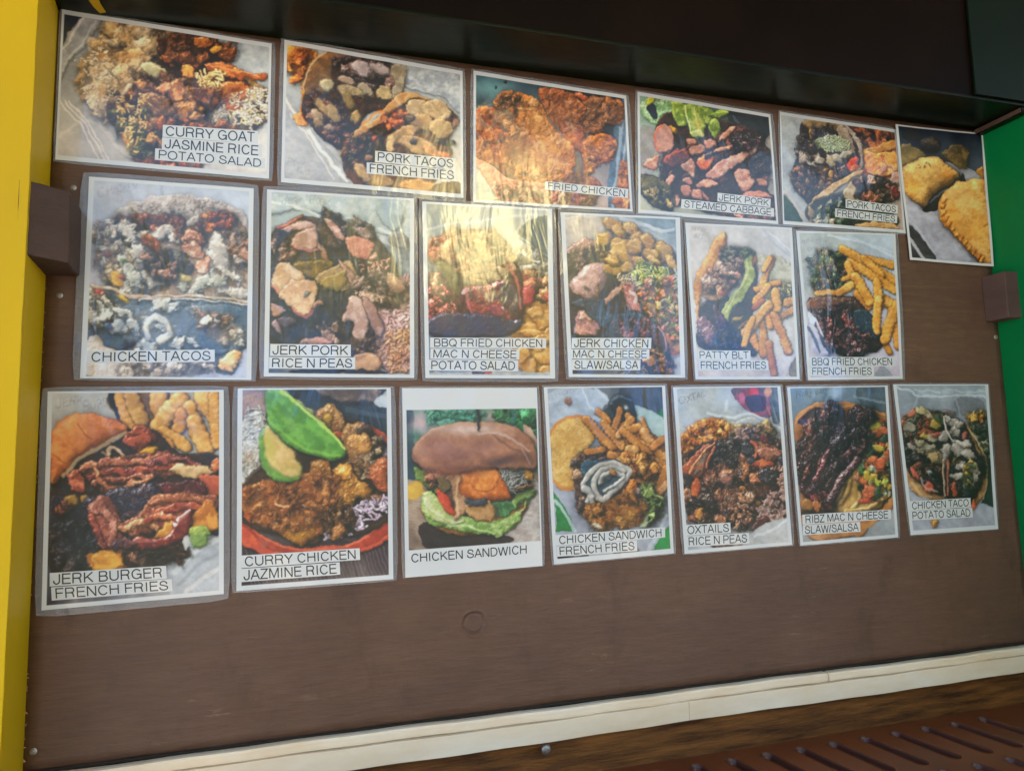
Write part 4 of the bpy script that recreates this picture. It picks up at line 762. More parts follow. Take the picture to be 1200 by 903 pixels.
@pic
def bbq_chicken_mac():
    m = Pic("27,32 640,68 655,868 42,865", PW, PH, (.03, .014, .04, .02), 19)
    m.bg('787c74', '8c8c84', '4a5a74', 'a89884')
    m.L("50,160 200,130 400,110 620,90", 6, 'a4a8a0', .6); m.P("480,180 580,95 630,120 630,350 560,260", '4c5048', '3c4444', dome=.2, tex=0); m.L("480,190 640,310", 4, '9aa0a0', .6)
    m.P("440,270 560,260 640,380 640,480 500,420", '9c9480', '7c705c', tex=.6, tsz=18); m.M("450,280 600,280 630,400 500,380", 'aca490 8c8068 b8b09c', 30, (10, 26), .6, amb=.6, sh=.3)
    m.P("500,380 570,370 620,440 640,560 600,620 520,540", 'a8683c', '904c2c', **SOFT); m.M("500,380 630,420 635,600 540,560", 'b08050 a8583c c09868 a04c38', 40, (14, 34), .7, spec=.4, amb=.5)
    m.P("440,540 640,540 640,860 500,860 440,660", '8c6c30', '6c4c20', **SOFT)
    for x, y, a, b, r in ((530, 640, 70, 34, 10), (600, 590, 50, 44, 0), (560, 560, 40, 26, 30), (520, 810, 50, 40, 40), (600, 760, 60, 44, 20), (580, 700, 60, 34, 160), (625, 660, 26, 44, 0), (500, 760, 30, 40, 0), (610, 830, 40, 24, 0)): m.E(x, y, a, b, r, 'b08c50', '94682c', **dict(SOFT, spec=.3))
    m.L("460,650 520,640 580,650", 4, 'd0b070', .6)
    m.P("70,250 120,190 200,165 300,160 400,200 450,290 500,400 515,560 480,620 380,670 60,670 55,380 110,380", '5a3028', '4a2c20', dome=1, bev=60, tex=.4, tsz=14, spec=.3)
    m.M("65,230 150,180 200,180 200,260 120,300 70,310", 'a0583c b87050 8c4430', 50, (9, 22), .7, amb=.45); m.P("110,260 180,200 300,170 400,210 450,300 440,400 330,430 230,430 150,400", '94744c', '745434', dome=.8, bev=50, tex=.6, tsz=14, spec=.2)
    m.M("150,220 380,200 440,380 240,420", 'a08058 8c6c44 b09468 7c5434', 70, (10, 28), .7, tex=.5, sh=.3, amb=.6, spec=.2); m.P("90,320 150,330 200,400 220,500 150,430", '5c5830', '44401f', **SOFT)
    m.M("55,380 120,420 200,540 160,590 60,570", 'a04040 7c2c30 b86458 54202c c07c6c', 60, (9, 24), .7, spec=.6); m.M("55,570 100,600 90,670 60,665", '9c2c3c 5c1c28', 12, (10, 20))
    m.P("210,450 330,430 420,400 480,460 500,560 440,620 300,590 230,540", '6c2c2c', '3c1c24', tex=.35, tsz=18, spec=.6, bev=30); m.P("400,420 470,440 500,520 460,560 400,500", '3c2c30', '24222c', **SOFT); m.L("430,340 480,420 495,540", 6, 'a45c54', .6); m.L("230,440 240,500 260,560", 7, 'a86c6c', .5)
    m.P("60,590 200,560 440,590 500,600 400,668 60,668", '242e42', '302838', tex=.3, spec=.3); m.E(405, 545, 14, 10, 20, 'e8d8d8', sh=0, tex=0); m.E(470, 597, 9, 7, 0, 'e8d8d8', sh=0, tex=0); m.E(375, 555, 40, 26, 20, '7c3448', **SOFT); m.E(530, 480, 26, 50, 0, '8c2c34', **dict(SOFT, spec=.5))
    m.S("60,400 200,560 480,600 380,420", 60, 2.6, .5); m.P("60,840 640,840 640,862 60,862", 'a8a49c', **FLAT); m.P("268,838 320,838 320,850 268,850", '3c3450', smooth=False, **FLAT); m.P("320,838 352,838 350,850 320,850", 'a04048', smooth=False, **FLAT)
    m.write("bbq", 60, 90, 26, 6)
    return m.done('c8c8c4')
@pic
def jerk_chicken_mac():
    m = Pic("38,45 635,72 660,872 78,868", PW, PH, (.035, .014, .04, .02), 21)
    m.bg('8c8c8c', '708090', '202634', 'a8a8ac')
    m.P("60,60 240,80 220,160 60,230", 'a89c94', '8c8480', **FLAT); m.P("380,60 630,85 610,150 540,130", '64788c', '546878', **FLAT); m.L("330,75 450,110 550,140 600,120", 8, 'a4acb8', .7); m.L("430,120 560,190 620,240", 7, '9ca4b0', .6); m.L("60,70 230,70 300,80", 5, 'b4b8bc', .6)
    m.P("70,290 220,220 330,380 540,560 560,700 500,860 90,670 80,480", '1c202c', '2c2428', tex=.4); m.P("560,300 630,320 650,860 560,860", 'a4a0a4', '8c8c94', **FLAT)
    m.P("70,230 140,180 210,200 220,240 150,280 80,290", 'a88478', '84645c', **MEAT); m.M("80,250 260,220 280,270 200,320 90,340", '4a3834 6c5044 2c2426 8c6c5c', 40, (9, 22))
    m.P("85,410 120,360 200,305 270,320 275,370 240,450 180,490 110,460", 'a07c78', '7c5c5c', dome=1, bev=40, tex=.3, tsz=14, spec=.25); m.E(165, 432, 14, 8, 20, '3c3438', **SOFT); m.E(222, 412, 8, 12, 0, '4c3c40', **SOFT); m.S("100,380 260,330 240,440 120,440", 18, 3, .5)
    for x, y, a, b, r in ((300, 110, 60, 34, 20), (330, 140, 50, 28, 40), (390, 130, 46, 28, 10), (245, 180, 44, 40, 130), (430, 180, 60, 34, 20), (470, 200, 50, 46, 60), (560, 250, 44, 60, 150), (320, 210, 46, 40, 30), (480, 260, 50, 30, 10), (350, 250, 70, 66, 20), (400, 220, 44, 44, 0), (300, 330, 50, 36, 0), (370, 330, 50, 34, 170), (290, 290, 36, 30, 0), (500, 290, 44, 22, 20), (590, 300, 24, 50, 160), (420, 300, 30, 30, 0)):
        m.E(x, y, a, b, r, 'a88c50', '8c6c34', **dict(SOFT, spec=.22, bev=20, amb=.45, sh=.6, shr=10)); m.L("%f,%f %f,%f" % (x - a * .5, y - 5, x + a * .4, y + 3), 3, 'c4ac74', .45)
    m.M("400,340 480,310 580,350 560,390 440,430 400,400", '8ca03c 6c8830 a8b454 54702c b8c070', 50, (9, 22), .5, ang=20, sh=.35); m.R("400,330 580,340 560,400 420,430", 'b0c060 7c9838 c8d084', 80, 22, 3.5)
    m.R("310,370 380,370 420,410 460,470 400,500 340,420", 'c8bca0 b0a48c a89880', 60, 30, 4)
    m.P("215,560 230,510 330,420 400,410 420,480 450,560 380,540 330,450 260,530 240,570", '84584c', '64403c', **MEAT); m.P("215,570 225,530 290,460 340,415 330,450 270,520 240,575", 'a48470', '846454', **SOFT); m.P("340,430 400,440 430,500 440,560 380,520", '7c4848', '94605c', **MEAT); m.L("375,450 410,470 405,500", 8, 'b8acA0'.lower(), .8)
    for x, y, a, b, r, c in ((490, 445, 20, 34, 160, 'c85c50'), (540, 450, 16, 50, 20, 'c84c30'), (580, 470, 30, 36, 20, '24343c'), (470, 395, 26, 20, 0, 'b8683c'), (560, 400, 22, 20, 20, 'c87438'), (600, 490, 24, 36, 30, 'c86444'), (450, 440, 24, 20, 0, '4c6c34'), (500, 540, 34, 34, 20, 'a09048'), (490, 545, 10, 18, 10, '2c3428'), (540, 560, 30, 26, 20, '4c5434'), (590, 560, 26, 30, 0, '9c8c50'), (610, 610, 24, 18, 0, '9c3c50'), (590, 660, 40, 24, 160, 'a8843c'), (610, 740, 36, 24, 150, 'c8583c'), (560, 760, 34, 20, 90, 'b08c34'), (620, 520, 16, 24, 0, 'd07c50'), (570, 620, 30, 24, 30, '847450'), (630, 640, 14, 40, 0, 'a8843c')): m.E(x, y, a, b, r, c, None, **dict(SOFT, tex=.2, spec=.25))
    m.M("440,430 620,380 640,600 620,760 560,700 480,580", 'c86040 84883c c8b070 4c5c30 d08860 9c4c44 b8a884', 100, (6, 16), .65, sh=.4)
    m.P("100,640 110,580 150,535 200,560 230,620 200,665 110,668", '9c7068', '6c4c50', **MEAT); m.P("125,580 150,535 190,560 190,590 140,590", 'b8988c', '9c7468', **SOFT); m.P("90,500 240,480 280,560 440,560 480,640 320,660 240,620 140,540", '1c2434', '24384c', tex=.3, va=1)  # dark blue tone takes the blue reflection of the gloss into the ink
    m.M("300,600 480,600 500,660 330,665", '5c3440 3c2838 7c4850', 30, (9, 22)); m.P("490,640 520,610 570,700 560,740 500,720", '4c2c38', '2c2028', **MEAT); m.L("520,620 560,690 560,740", 5, 'a87c84', .7)
    m.M("480,740 580,760 580,840 500,830", '7c5434 2c2420 5c3c2c a87850', 30, (10, 22)); m.E(480, 795, 36, 18, 20, '9c7048', **MEAT); m.R("330,830 460,820 450,860 340,860", '4a3c34 7c6858', 20, 30, 4)
    m.S("100,400 560,600 300,640 100,500", 70, 2.6, .5); m.R("600,340 640,380 630,500", 'c0c4b8 a8b0a4', 30, 26, 3)
    return m.done('c4c8cc')
@pic
def patty_blt():
    m = Pic("22,40 593,68 635,878 78,878", 290, PH, (.03, .014, .03, .02), 23)
    m.bg('a89c90', 'a09890', 'a09088', 'a89c94')
    m.L("60,60 140,110 150,160", 10, '8c8070', .5); m.L("440,80 500,150 600,230", 7, '88868c', .6); m.L("480,100 600,200", 5, 'bcb8bc', .6); m.L("620,740 560,860", 6, '8c8078', .7); m.P("570,850 620,760 628,870", '4c4438', '6c6050', **FLAT); m.L("95,830 180,880", 6, 'b8a890', .5)
    m.P("400,240 520,220 600,300 600,440 560,470 480,380", 'a8a084', '8c8468', **SOFT); m.M("440,360 580,380 590,450 480,440", 'a09454 b8ac80 847838', 26, (10, 26), .6, amb=.6, sh=.3)
    m.P("90,520 150,440 240,430 330,600 390,680 400,720 380,760 100,720 85,600", '2c2834', '241c24', tex=.4, spec=.3)
    m.P("70,340 130,230 180,120 232,92 238,130 220,210 190,280 150,330 110,440 95,540 100,570 85,580 75,450", 'b07c3c', '94602a', dome=.8, bev=26, tex=.25, tsz=20, warp=(4, 26)); m.L("100,340 160,210 220,110", 8, 'c89858', .5); m.S("90,300 220,150 150,300", 16, 2.4, .4)
    m.P("150,340 220,200 300,175 350,190 330,300 260,400 200,460 120,450", '9c7c5c', '7c5c44', tex=.5, tsz=16); m.M("220,190 330,180 310,240 230,260", '6c6448 847858 4c4834 9c8c6c', 50, (9, 22), .6); m.M("150,320 320,240 300,340 200,440 130,430", 'b08870 a8745c 946c50 c49c84', 50, (12, 28), .6, amb=.55, sh=.35)
    m.G(230, 420, 20, 14, '9c3c2c', .6)
    m.P("370,200 405,230 395,380 380,520 355,590 305,620 300,610 350,560 360,440 375,320", 'a06c34', '845024', **SOFT); m.P("385,260 400,380 370,560 250,590 240,570 300,480 360,370", '24242c', '34282c', tex=.3)
    m.P("330,200 350,185 378,210 372,280 390,300 380,360 350,420 320,470 280,500 262,550 240,578 215,540 225,500 260,450 310,390 335,300", '8c9450', '6c7838', dome=.4, bev=14, tex=.3, tsz=20, spec=.1, va=.9); m.L("345,210 345,330 290,430 245,530", 5, 'b0b478', .6); m.M("330,190 380,190 380,220 340,210", '5c6c30 3c4820', 10, (7, 14))
    m.E(300, 565, 26, 12, 150, '9c7c3c', **SOFT)
    m.P("90,560 140,560 200,640 190,700 120,700 85,640", '5c3c44', '3c2c38', **dict(MEAT, spec=.5)); m.P("100,640 150,600 200,680 150,710", '6c4c50', '4c3440', **MEAT); m.P("170,640 210,640 205,700 180,705", '2c4468', '34506c', **SOFT); m.P("160,500 200,500 280,660 240,680 190,600", '4c3038', '34242c', **MEAT); m.M("210,620 360,640 370,710 230,700", '34283c 2c2c3c 4c3840', 24, (10, 26)); m.S("100,570 360,680 200,710 100,640", 50, 2.4, .5)
    f = m.F
    f(560, 480, 600, 465, 24, 'a87838', '8c5c28'); f(490, 235, 430, 380, 20, 'b0803c', '946028'); f(478, 232, 440, 300, 18, 'b88844'); f(400, 400, 520, 370, 18, 'a07434'); f(395, 470, 460, 390, 22, 'ac7c3c'); f(600, 510, 520, 560, 20, 'a87440', '8c5c2c'); f(505, 420, 515, 510, 22, 'b4843c'); f(440, 470, 390, 500, 16, '8c4c34', '7c3c28'); f(470, 530, 480, 600, 18, '945c44'); f(380, 650, 410, 720, 22, '8c5c3c'); f(430, 540, 440, 750, 22, 'b47c3c', '945c24'); f(500, 540, 570, 730, 24, 'b07a3c', '8c5424'); f(465, 690, 495, 850, 20, 'a87038', '84481c'); f(475, 490, 345, 640, 26, 'bc8c48', '9c682c'); f(380, 560, 335, 700, 18, 'b88440')
    m.write("patty", 45, 80, 26, 12); m.write("blt", 65, 120, 26, 12)
    return m.done('c6c2ba')
@pic
def bbq_chicken_fries():
    m = Pic("25,40 583,57 625,872 92,880", 280, PH, (.03, .014, .03, .02), 25)
    m.bg('8c8c7c', '94a0ac', '9c8c90', 'a4949c')
    m.L("200,70 400,110 580,190", 6, 'b4bcc4', .7); m.L("300,70 450,120 570,160", 5, 'a8b4bc', .6); m.L("160,80 300,160 560,200", 4, '78848c', .5); m.P("70,290 120,280 130,390 85,400", '9c9c90', '84847c', **FLAT)
    m.P("110,200 160,165 250,155 290,200 300,280 260,380 130,390 140,300", '4c5430', '5c4c2c', tex=.6, tsz=16, spec=.3); m.M("120,180 280,170 290,300 250,370 140,380", '5c6838 3c4c28 84803c 4c3024 6c5430 2c3820', 90, (9, 24), .65, spec=.5); m.G(160, 230, 40, 50, 'a09c50', .35); m.S("180,260 300,260 280,380 160,360", 30, 3, .7)
    m.P("85,440 120,425 300,420 380,440 440,510 500,600 510,680 460,730 300,745 220,720 160,690 100,620 90,540", '24161a', '34201c', dome=1, bev=50, tex=.35, tsz=22, spec=.6); m.P("85,450 140,420 260,425 340,440 240,480 110,500", '4c3024', '5c3c2c', **MEAT)
    m.M("140,520 260,500 320,560 300,700 220,700 150,620", '3c1a1c 2a1216 5c2824 481c20', 50, (12, 34), .6, spec=.7); m.M("270,540 340,540 340,740 280,700", '5c2c28 3c1c20', 20, (14, 34), .5, spec=.5); m.P("340,510 430,500 490,600 470,660 380,640", '24303c', '1c2830', tex=.3, spec=.4); m.M("320,640 420,640 400,735 320,735", '4c2828 34181c', 16, (12, 26), spec=.6)
    m.S("130,480 340,440 500,620 480,700 200,700", 90, 3, .75)
    m.P("85,510 110,520 130,560 100,600", 'b0b0b8', '8c8c98', **FLAT); m.P("95,580 130,600 160,680 200,730 110,740 98,680", '8c8488', 'a89ca4', **FLAT); m.L("90,600 130,680 150,730", 8, '2c3038', .8); m.L("130,560 170,640", 6, 'c0bcc0', .7)
    f = m.F; a, b = 'c89440', 'a87024'
    f(420, 200, 570, 240, 24, 'b88438', b); f(280, 145, 575, 330, 30, 'c4903c', b); f(400, 200, 500, 300, 24, a, b); f(320, 225, 575, 385, 28, a, b); f(310, 240, 380, 420, 24, a, b); f(140, 400, 260, 402, 18, 'cca050', b); f(285, 320, 330, 300, 18, a, b); f(265, 400, 350, 345, 26, 'd0a048', b); f(360, 410, 440, 480, 24, 'b87c34', b); f(350, 310, 440, 450, 30, a, b); f(500, 430, 590, 500, 26, a, b); f(560, 500, 600, 690, 26, 'b87c34', b); f(520, 680, 545, 730, 18, 'a06c34', b); f(585, 470, 520, 660, 30, 'c08c40', b); f(478, 340, 492, 470, 28, 'cc9c48', b); f(490, 440, 478, 610, 24, 'cc9848', b)
    m.P("480,830 500,800 540,830 560,860 460,862", '6c6c70', '848488', **FLAT)
    m.write("bbq", 55, 110, 30, -5); m.write("fried", 130, 105, 28, -8); m.write("chk", 80, 158, 26, -5)
    return m.done('c6c4be')
@pic
def jerk_burger():
    m = Pic("52,28 730,22 730,807 28,870", 320, 404, (.028, .012, .03, .02), 27)
    m.bg('9c9c98', '8c8470', '242430', 'a0a0a0')
    m.P("290,40 520,35 540,260 380,260 320,140", '6c5434', '4c3820', **FLAT); m.P("285,40 330,35 350,120 320,130", '1c2020', **FLAT)
    m.P("520,690 620,560 715,560 715,800 540,820", '9ca0a4', '84888c', **FLAT); m.L("540,730 620,640 715,580", 10, 'b4b4b0', .7); m.L("560,770 640,690 715,640", 7, '74787c', .6); m.L("580,800 715,700", 9, 'b8b4ac', .6)
    f = m.F; a, b = 'c49c5c', 'a47838'
    f(340, 40, 370, 190, 30, 'b8884c', b); f(370, 30, 410, 130, 34, 'b49058', '94703c'); f(485, 40, 485, 90, 34, 'c49854', b); f(640, 40, 700, 120, 34, 'c09850', b); f(690, 40, 705, 200, 24, 'b88c48', b); f(560, 60, 480, 155, 34, a, b); f(600, 90, 620, 140, 32, 'bc8c50', b); f(570, 110, 560, 170, 26, 'a87038', b); f(500, 180, 580, 230, 28, a, b); f(620, 140, 660, 240, 34, a, b); f(470, 200, 520, 240, 26, 'b07840', b); f(700, 160, 700, 230, 20, 'b88848', b)
    m.P("60,400 130,300 320,180 460,170 560,260 715,280 715,560 600,560 560,680 400,690 60,710", '1c1a20', '2c1e1c', tex=.3)
    m.P("60,450 120,430 240,480 230,650 240,700 60,720", '1a1f2c', '24202c', tex=.4); m.M("70,560 200,520 230,690 80,700", '20242f 2a242c 1a1a20 34282c', 60, (12, 30), .7)
    m.P("63,370 62,240 80,150 130,118 200,108 280,120 340,150 350,185 280,220 180,280 110,350", 'b06c3c', '985430', dome=1.1, bev=50, tex=.05, spec=.1, warp=(2, 20), shr=12, sh=.7); m.G(170, 180, 80, 50, 'c08858', .4); m.L("165,150 190,190 215,215", 3, '6c3c20', .7); m.L("70,265 120,300 150,320", 3, '6c3c20', .6); m.L("110,350 180,285 280,225 350,188", 7, 'a89478', .7)
    m.K("280,270 290,240 320,250 340,270", 7, 7, 'b09478', tex=.1); m.L("260,260 280,275", 6, '9c8064', .6)
    bc = dict(tex=.35, tsz=16, spec=.4, bev=12, warp=(8, 30), vs=22, va=1.6, sh=.45, soft=3)
    m.P("340,210 380,160 440,170 465,205 420,250 360,240", '84402c', '4c241c', **bc); m.E(428, 255, 36, 15, 170, 'c8942c', **SOFT)
    m.P("130,340 185,325 195,400 140,410", '94503c', '64302a', **bc)
    m.P("190,310 300,275 420,262 540,262 650,310 560,350 440,360 380,395 300,415 240,400", '6c3c2e', '442620', **bc)
    for q, w0, w1, c, c2 in (("195,325 280,292 380,300 470,272 560,285", 17, 13, '98604c', '6a382c'), ("215,355 300,330 400,335 480,312 560,318", 15, 14, '8c4434', '5c2828'), ("240,385 310,365 390,360 450,345", 14, 12, '945c48', '64342c'), ("230,305 245,355 300,408 355,392 445,362", 10, 9, 'c08c68', '94583c'), ("440,300 540,282 640,312", 15, 10, '6c3834', '44242a')): m.K(q, w0, w1, c, c2, **bc)
    m.P("520,330 570,310 660,320 695,345 600,368 550,350", 'c0a478', 'a08458', **SOFT); m.P("630,360 715,350 715,425 660,412", 'a4503a', '84402e', **SOFT); m.E(700, 310, 20, 30, 20, 'a86038', **MEAT)
    m.P("450,380 640,370 640,425 470,420", '4c2028', '34181c', **bc)
    m.E(140, 445, 28, 24, 0, 'b4903c', **SOFT); m.E(195, 437, 19, 19, 0, '9c7a34', **SOFT); m.M("85,470 120,460 120,500", '7c4438 4c2c28', 8, (10, 20))
    m.P("190,440 330,400 460,380 500,440 420,520 330,540 240,500", '22202c', '38242a', tex=.3, tsz=20, spec=.5, bev=30, warp=(8, 30))
    m.P("205,480 250,432 310,455 335,520 330,560 350,590 300,640 255,630 225,570", '8c5044', '643430', **bc)
    for q, w0, w1, c, c2 in (("235,470 290,500 310,560 290,625", 22, 16, 'a06a5c', '74443c'), ("215,500 245,560 270,620", 14, 12, '8c443c', '5c2a2a')): m.K(q, w0, w1, c, c2, **bc)
    m.P("330,540 400,500 450,440 560,415 690,430 705,470 640,500 560,530 470,560 380,580 345,575", '8c543c', '60342a', **bc)
    for q, w0, w1, c, c2 in (("345,560 410,530 470,545", 14, 12, 'b08058', '84543c'), ("455,450 540,432 640,440 690,450", 18, 12, 'a46a4c', '744430'), ("470,490 560,470 650,470", 18, 14, '8c4430', '5c2826'), ("440,520 500,505 560,520", 14, 10, 'a85c40', '743628')): m.K(q, w0, w1, c, c2, **bc)
    m.P("620,490 665,440 700,480 712,545 660,560 600,540", 'c4883a', '945c24', **SOFT); m.P("470,560 550,520 605,560 540,605 490,592", 'c88c3c', 'a06c28', **SOFT)
    m.P("205,650 330,635 400,650 560,605 578,640 520,682 400,704 230,714", 'c48834', '9c6224', **dict(SOFT, bev=10)); m.M("340,650 578,618 570,682 440,700 350,700", '34201a 54382a 44281e 241816', 34, (9, 22), .6); m.P("215,655 330,645 330,712 240,714", 'cc8e34', 'a87028', **dict(SOFT, soft=6)); m.K("405,668 450,650 510,640", 6, 5, '241614', tex=.4)
    m.P("375,612 400,580 500,582 545,520 600,478 612,505 592,570 540,612 440,634 380,632", '45181e', '5c2420', dome=1, bev=16, tex=.08, spec=.9, sh=.5); m.P("300,600 370,590 400,612 360,632 310,642", '30202a', '44282c', **bc)
    m.G(420, 598, 60, 6, 'c07870', .5, -4); m.G(580, 500, 8, 26, 'b89898', .5, 30); m.G(350, 450, 60, 40, '2c3040', .4); m.G(150, 600, 70, 60, '202838', .5)
    m.S("320,380 600,480 560,600 380,620", 50, 3, .7); m.S("200,300 560,290 300,600 200,500", 50, 2.6, .5)
    m.P("595,560 640,545 670,570 655,620 620,625 600,600", '7c9848', '54783c', **dict(SOFT, tex=.4)); m.P("570,590 590,580 600,610 580,640", 'b8b8b0', **FLAT)
    m.write("Jerk", 80, 90, 40, -8); m.write("Burg", 185, 100, 36, -12)
    return m.done('c2c4c4')
@pic
def curry_chicken():
    m = Pic("37,35 673,32 683,825 32,875", PW, PH, (.03, .008, .03, .025), 29)
    m.bg('78686c', '2c343c', '3c2e34', '3a2c30')
    m.P("180,40 660,40 660,220 500,160 300,100", '283440', '1c242c', **FLAT); m.P("370,30 620,35 610,80 540,95 420,80", '6c5c58', '4c4040', **SOFT); m.P("600,80 660,40 660,110", 'a8acb4', '8c9098', **FLAT); m.L("500,120 660,150", 10, '3c4c5c', .6); m.L("230,40 260,80 300,100", 6, '8c9498', .6)
    m.P("50,60 140,60 150,130 60,160", '8c7470', '78605c', **FLAT); m.P("50,170 130,130 140,230 130,330 150,400 80,430 50,420", 'b4b0ac', 'a09c94', tex=.6, tsz=14, amb=.6); m.R("55,150 140,130 150,400 60,430", 'c8c8c4 b0a8a0 d4d0cc a89890', 150, 18, 3, amb=.6); m.G(80, 320, 30, 30, 'b08c70', .4); m.L("60,430 120,400", 5, '7c8c5c', .6)
    m.P("50,700 660,650 670,810 50,870", '362a30', '2c2228', smooth=False, **FLAT)
    for i in range(38): m.L("%d,%d %d,%d" % (40 + i * 17, 690, 100 + i * 17, 860), 1.6, '786468', .55, soft=1.2)
    m.P("50,570 120,640 260,690 420,690 560,650 665,560 665,640 560,710 430,745 230,740 50,690", '94382a', '7c2c20', dome=.5, bev=14, tex=.1, spec=.2, warp=(2, 40)); m.P("50,610 150,690 300,725 470,722 600,680 665,630 665,655 560,715 430,745 230,740 50,690", 'b04a30', '94382a', dome=.4, bev=10, tex=0, warp=(2, 40)); m.P("480,150 600,190 660,240 660,300 600,230 500,180", 'a84c2c', '843420', dome=.4, tex=0)
    m.L("60,590 140,655 280,700 440,700 580,650", 4, 'c46848', .6)
    m.P("50,440 200,300 480,150 620,230 660,330 665,560 560,640 440,650 400,640 350,690 200,640 60,600", '241a16', '34241a', tex=.3)
    cu = dict(tex=.75, tsz=16, bev=34, spec=.3, warp=(7, 26), vs=30, va=1.2)
    m.P("610,250 655,290 655,330 620,320", 'b8a0b0', '94808c', **SOFT)
    m.P("345,180 370,120 430,95 470,130 490,180 470,220 400,220", '8c6c44', '6c4c2c', **cu); m.E(405, 160, 20, 30, 20, '9c8030', **SOFT); m.P("260,90 300,85 350,130 345,170 300,140", 'b0b478', '8c9850', **SOFT)
    m.P("400,220 460,210 480,240 440,240", '9c4c24', **MEAT)
    m.P("460,240 490,180 560,170 600,210 625,280 620,340 590,400 550,400 500,330 480,290", '8c6840', '644828', **cu); m.M("530,190 620,240 600,400 540,360", '5c4430 8c7458 a48c6c 3c2c20', 40, (9, 22), .6); m.P("490,240 580,220 590,290 510,300", 'a87c44', '7c5830', **cu)
    m.P("590,360 655,320 660,460 600,440 570,400", '8c4c30', '6c3820', **cu)
    m.M("480,470 600,460 640,500 560,560 470,560", '6c4c34 8c6c4c 4c3420', 30, (10, 26)); m.R("500,540 640,480 660,530 560,610 440,650 400,640", 'd0b4cc bca0bc e0ccdc a890a8', 130, 20, 5, amb=.6); m.P("440,590 510,530 520,610 450,640", '6c4c30', '4c3424', **cu)
    m.P("430,370 490,340 540,410 580,440 580,480 520,500 460,550 440,500", 'a07434', '74501f', **cu); m.P("440,370 490,345 520,390 500,420 450,400", 'b8843c', '9c6828', **cu)
    m.P("50,500 80,440 180,415 300,400 350,340 400,325 430,380 440,480 440,560 400,600 380,640 320,680 260,675 220,640 130,590 60,560", '9a5a30', '6c3e22', **cu)
    m.P("200,430 330,420 340,530 260,600 140,560 120,480", 'ac6030', '844420', **dict(cu, sh=.2)); m.P("230,570 340,560 380,610 320,680 260,675 220,640", 'a4742c', '7c5420', **dict(cu, sh=.3)); m.P("330,350 390,330 430,380 420,420 350,410", '8c6434', '644420', **cu); m.P("350,430 420,440 430,520 370,520", '9c5c30', '6c4424', **cu)
    m.G(250, 500, 100, 50, 'b86434', .45); m.G(140, 520, 60, 50, 'a4622c', .4); m.G(350, 450, 40, 60, '8c5428', .4); m.G(290, 630, 70, 30, 'b08434', .45); m.G(530, 300, 50, 50, 'a87c50', .3)
    m.M("60,440 440,400 430,600 200,620 70,560", 'b8703c 8c5028 a0642f 6c3c1c b87c44', 110, (6, 20), .7, tex=.5, sh=.2, al=.6, amb=.5); m.P("55,540 90,560 85,595 65,580", '8c4420', **MEAT); m.M("400,540 500,560 440,640 400,620", '5c3c24 7c5430', 16, (10, 24)); m.S("120,430 420,400 420,600 160,600", 110, 3, .5); m.L("190,505 250,525", 4, 'd8a880', .8); m.S("440,180 620,260 560,480 440,480", 50, 3, .5)
    m.P("130,220 160,185 210,230 270,310 305,370 300,410 250,425 190,415 150,380 125,300", '548840', '427034', dome=.8, bev=16, tex=.03, spec=.1, warp=(2, 30)); m.P("145,220 160,190 215,240 275,315 303,370 300,400 240,400 180,360 150,290", 'b0a068', 'a08c50', dome=.3, bev=12, tex=.06, warp=(2, 30), sh=0, soft=6); m.G(225, 320, 36, 60, 'b8946c', .5, 50); m.G(170, 280, 16, 60, '98a84c', .5, -10)
    m.P("145,45 215,42 300,100 400,190 480,290 470,320 400,330 330,310 240,270 170,200 150,130", '4f8a3c', '3c7030', dome=1, bev=26, tex=.03, spec=.15, warp=(2, 40), shr=10, sh=.6); m.L("215,45 300,110 400,200 475,285", 7, '98b85c', .8); m.L("160,160 240,240 360,300 460,312", 6, '70a448', .5); m.G(260, 190, 70, 22, '6c9c50', .4, 45)
    m.write("Curry", 60, 105, 32, -20, '504450')
    return m.done('c8c8cc')
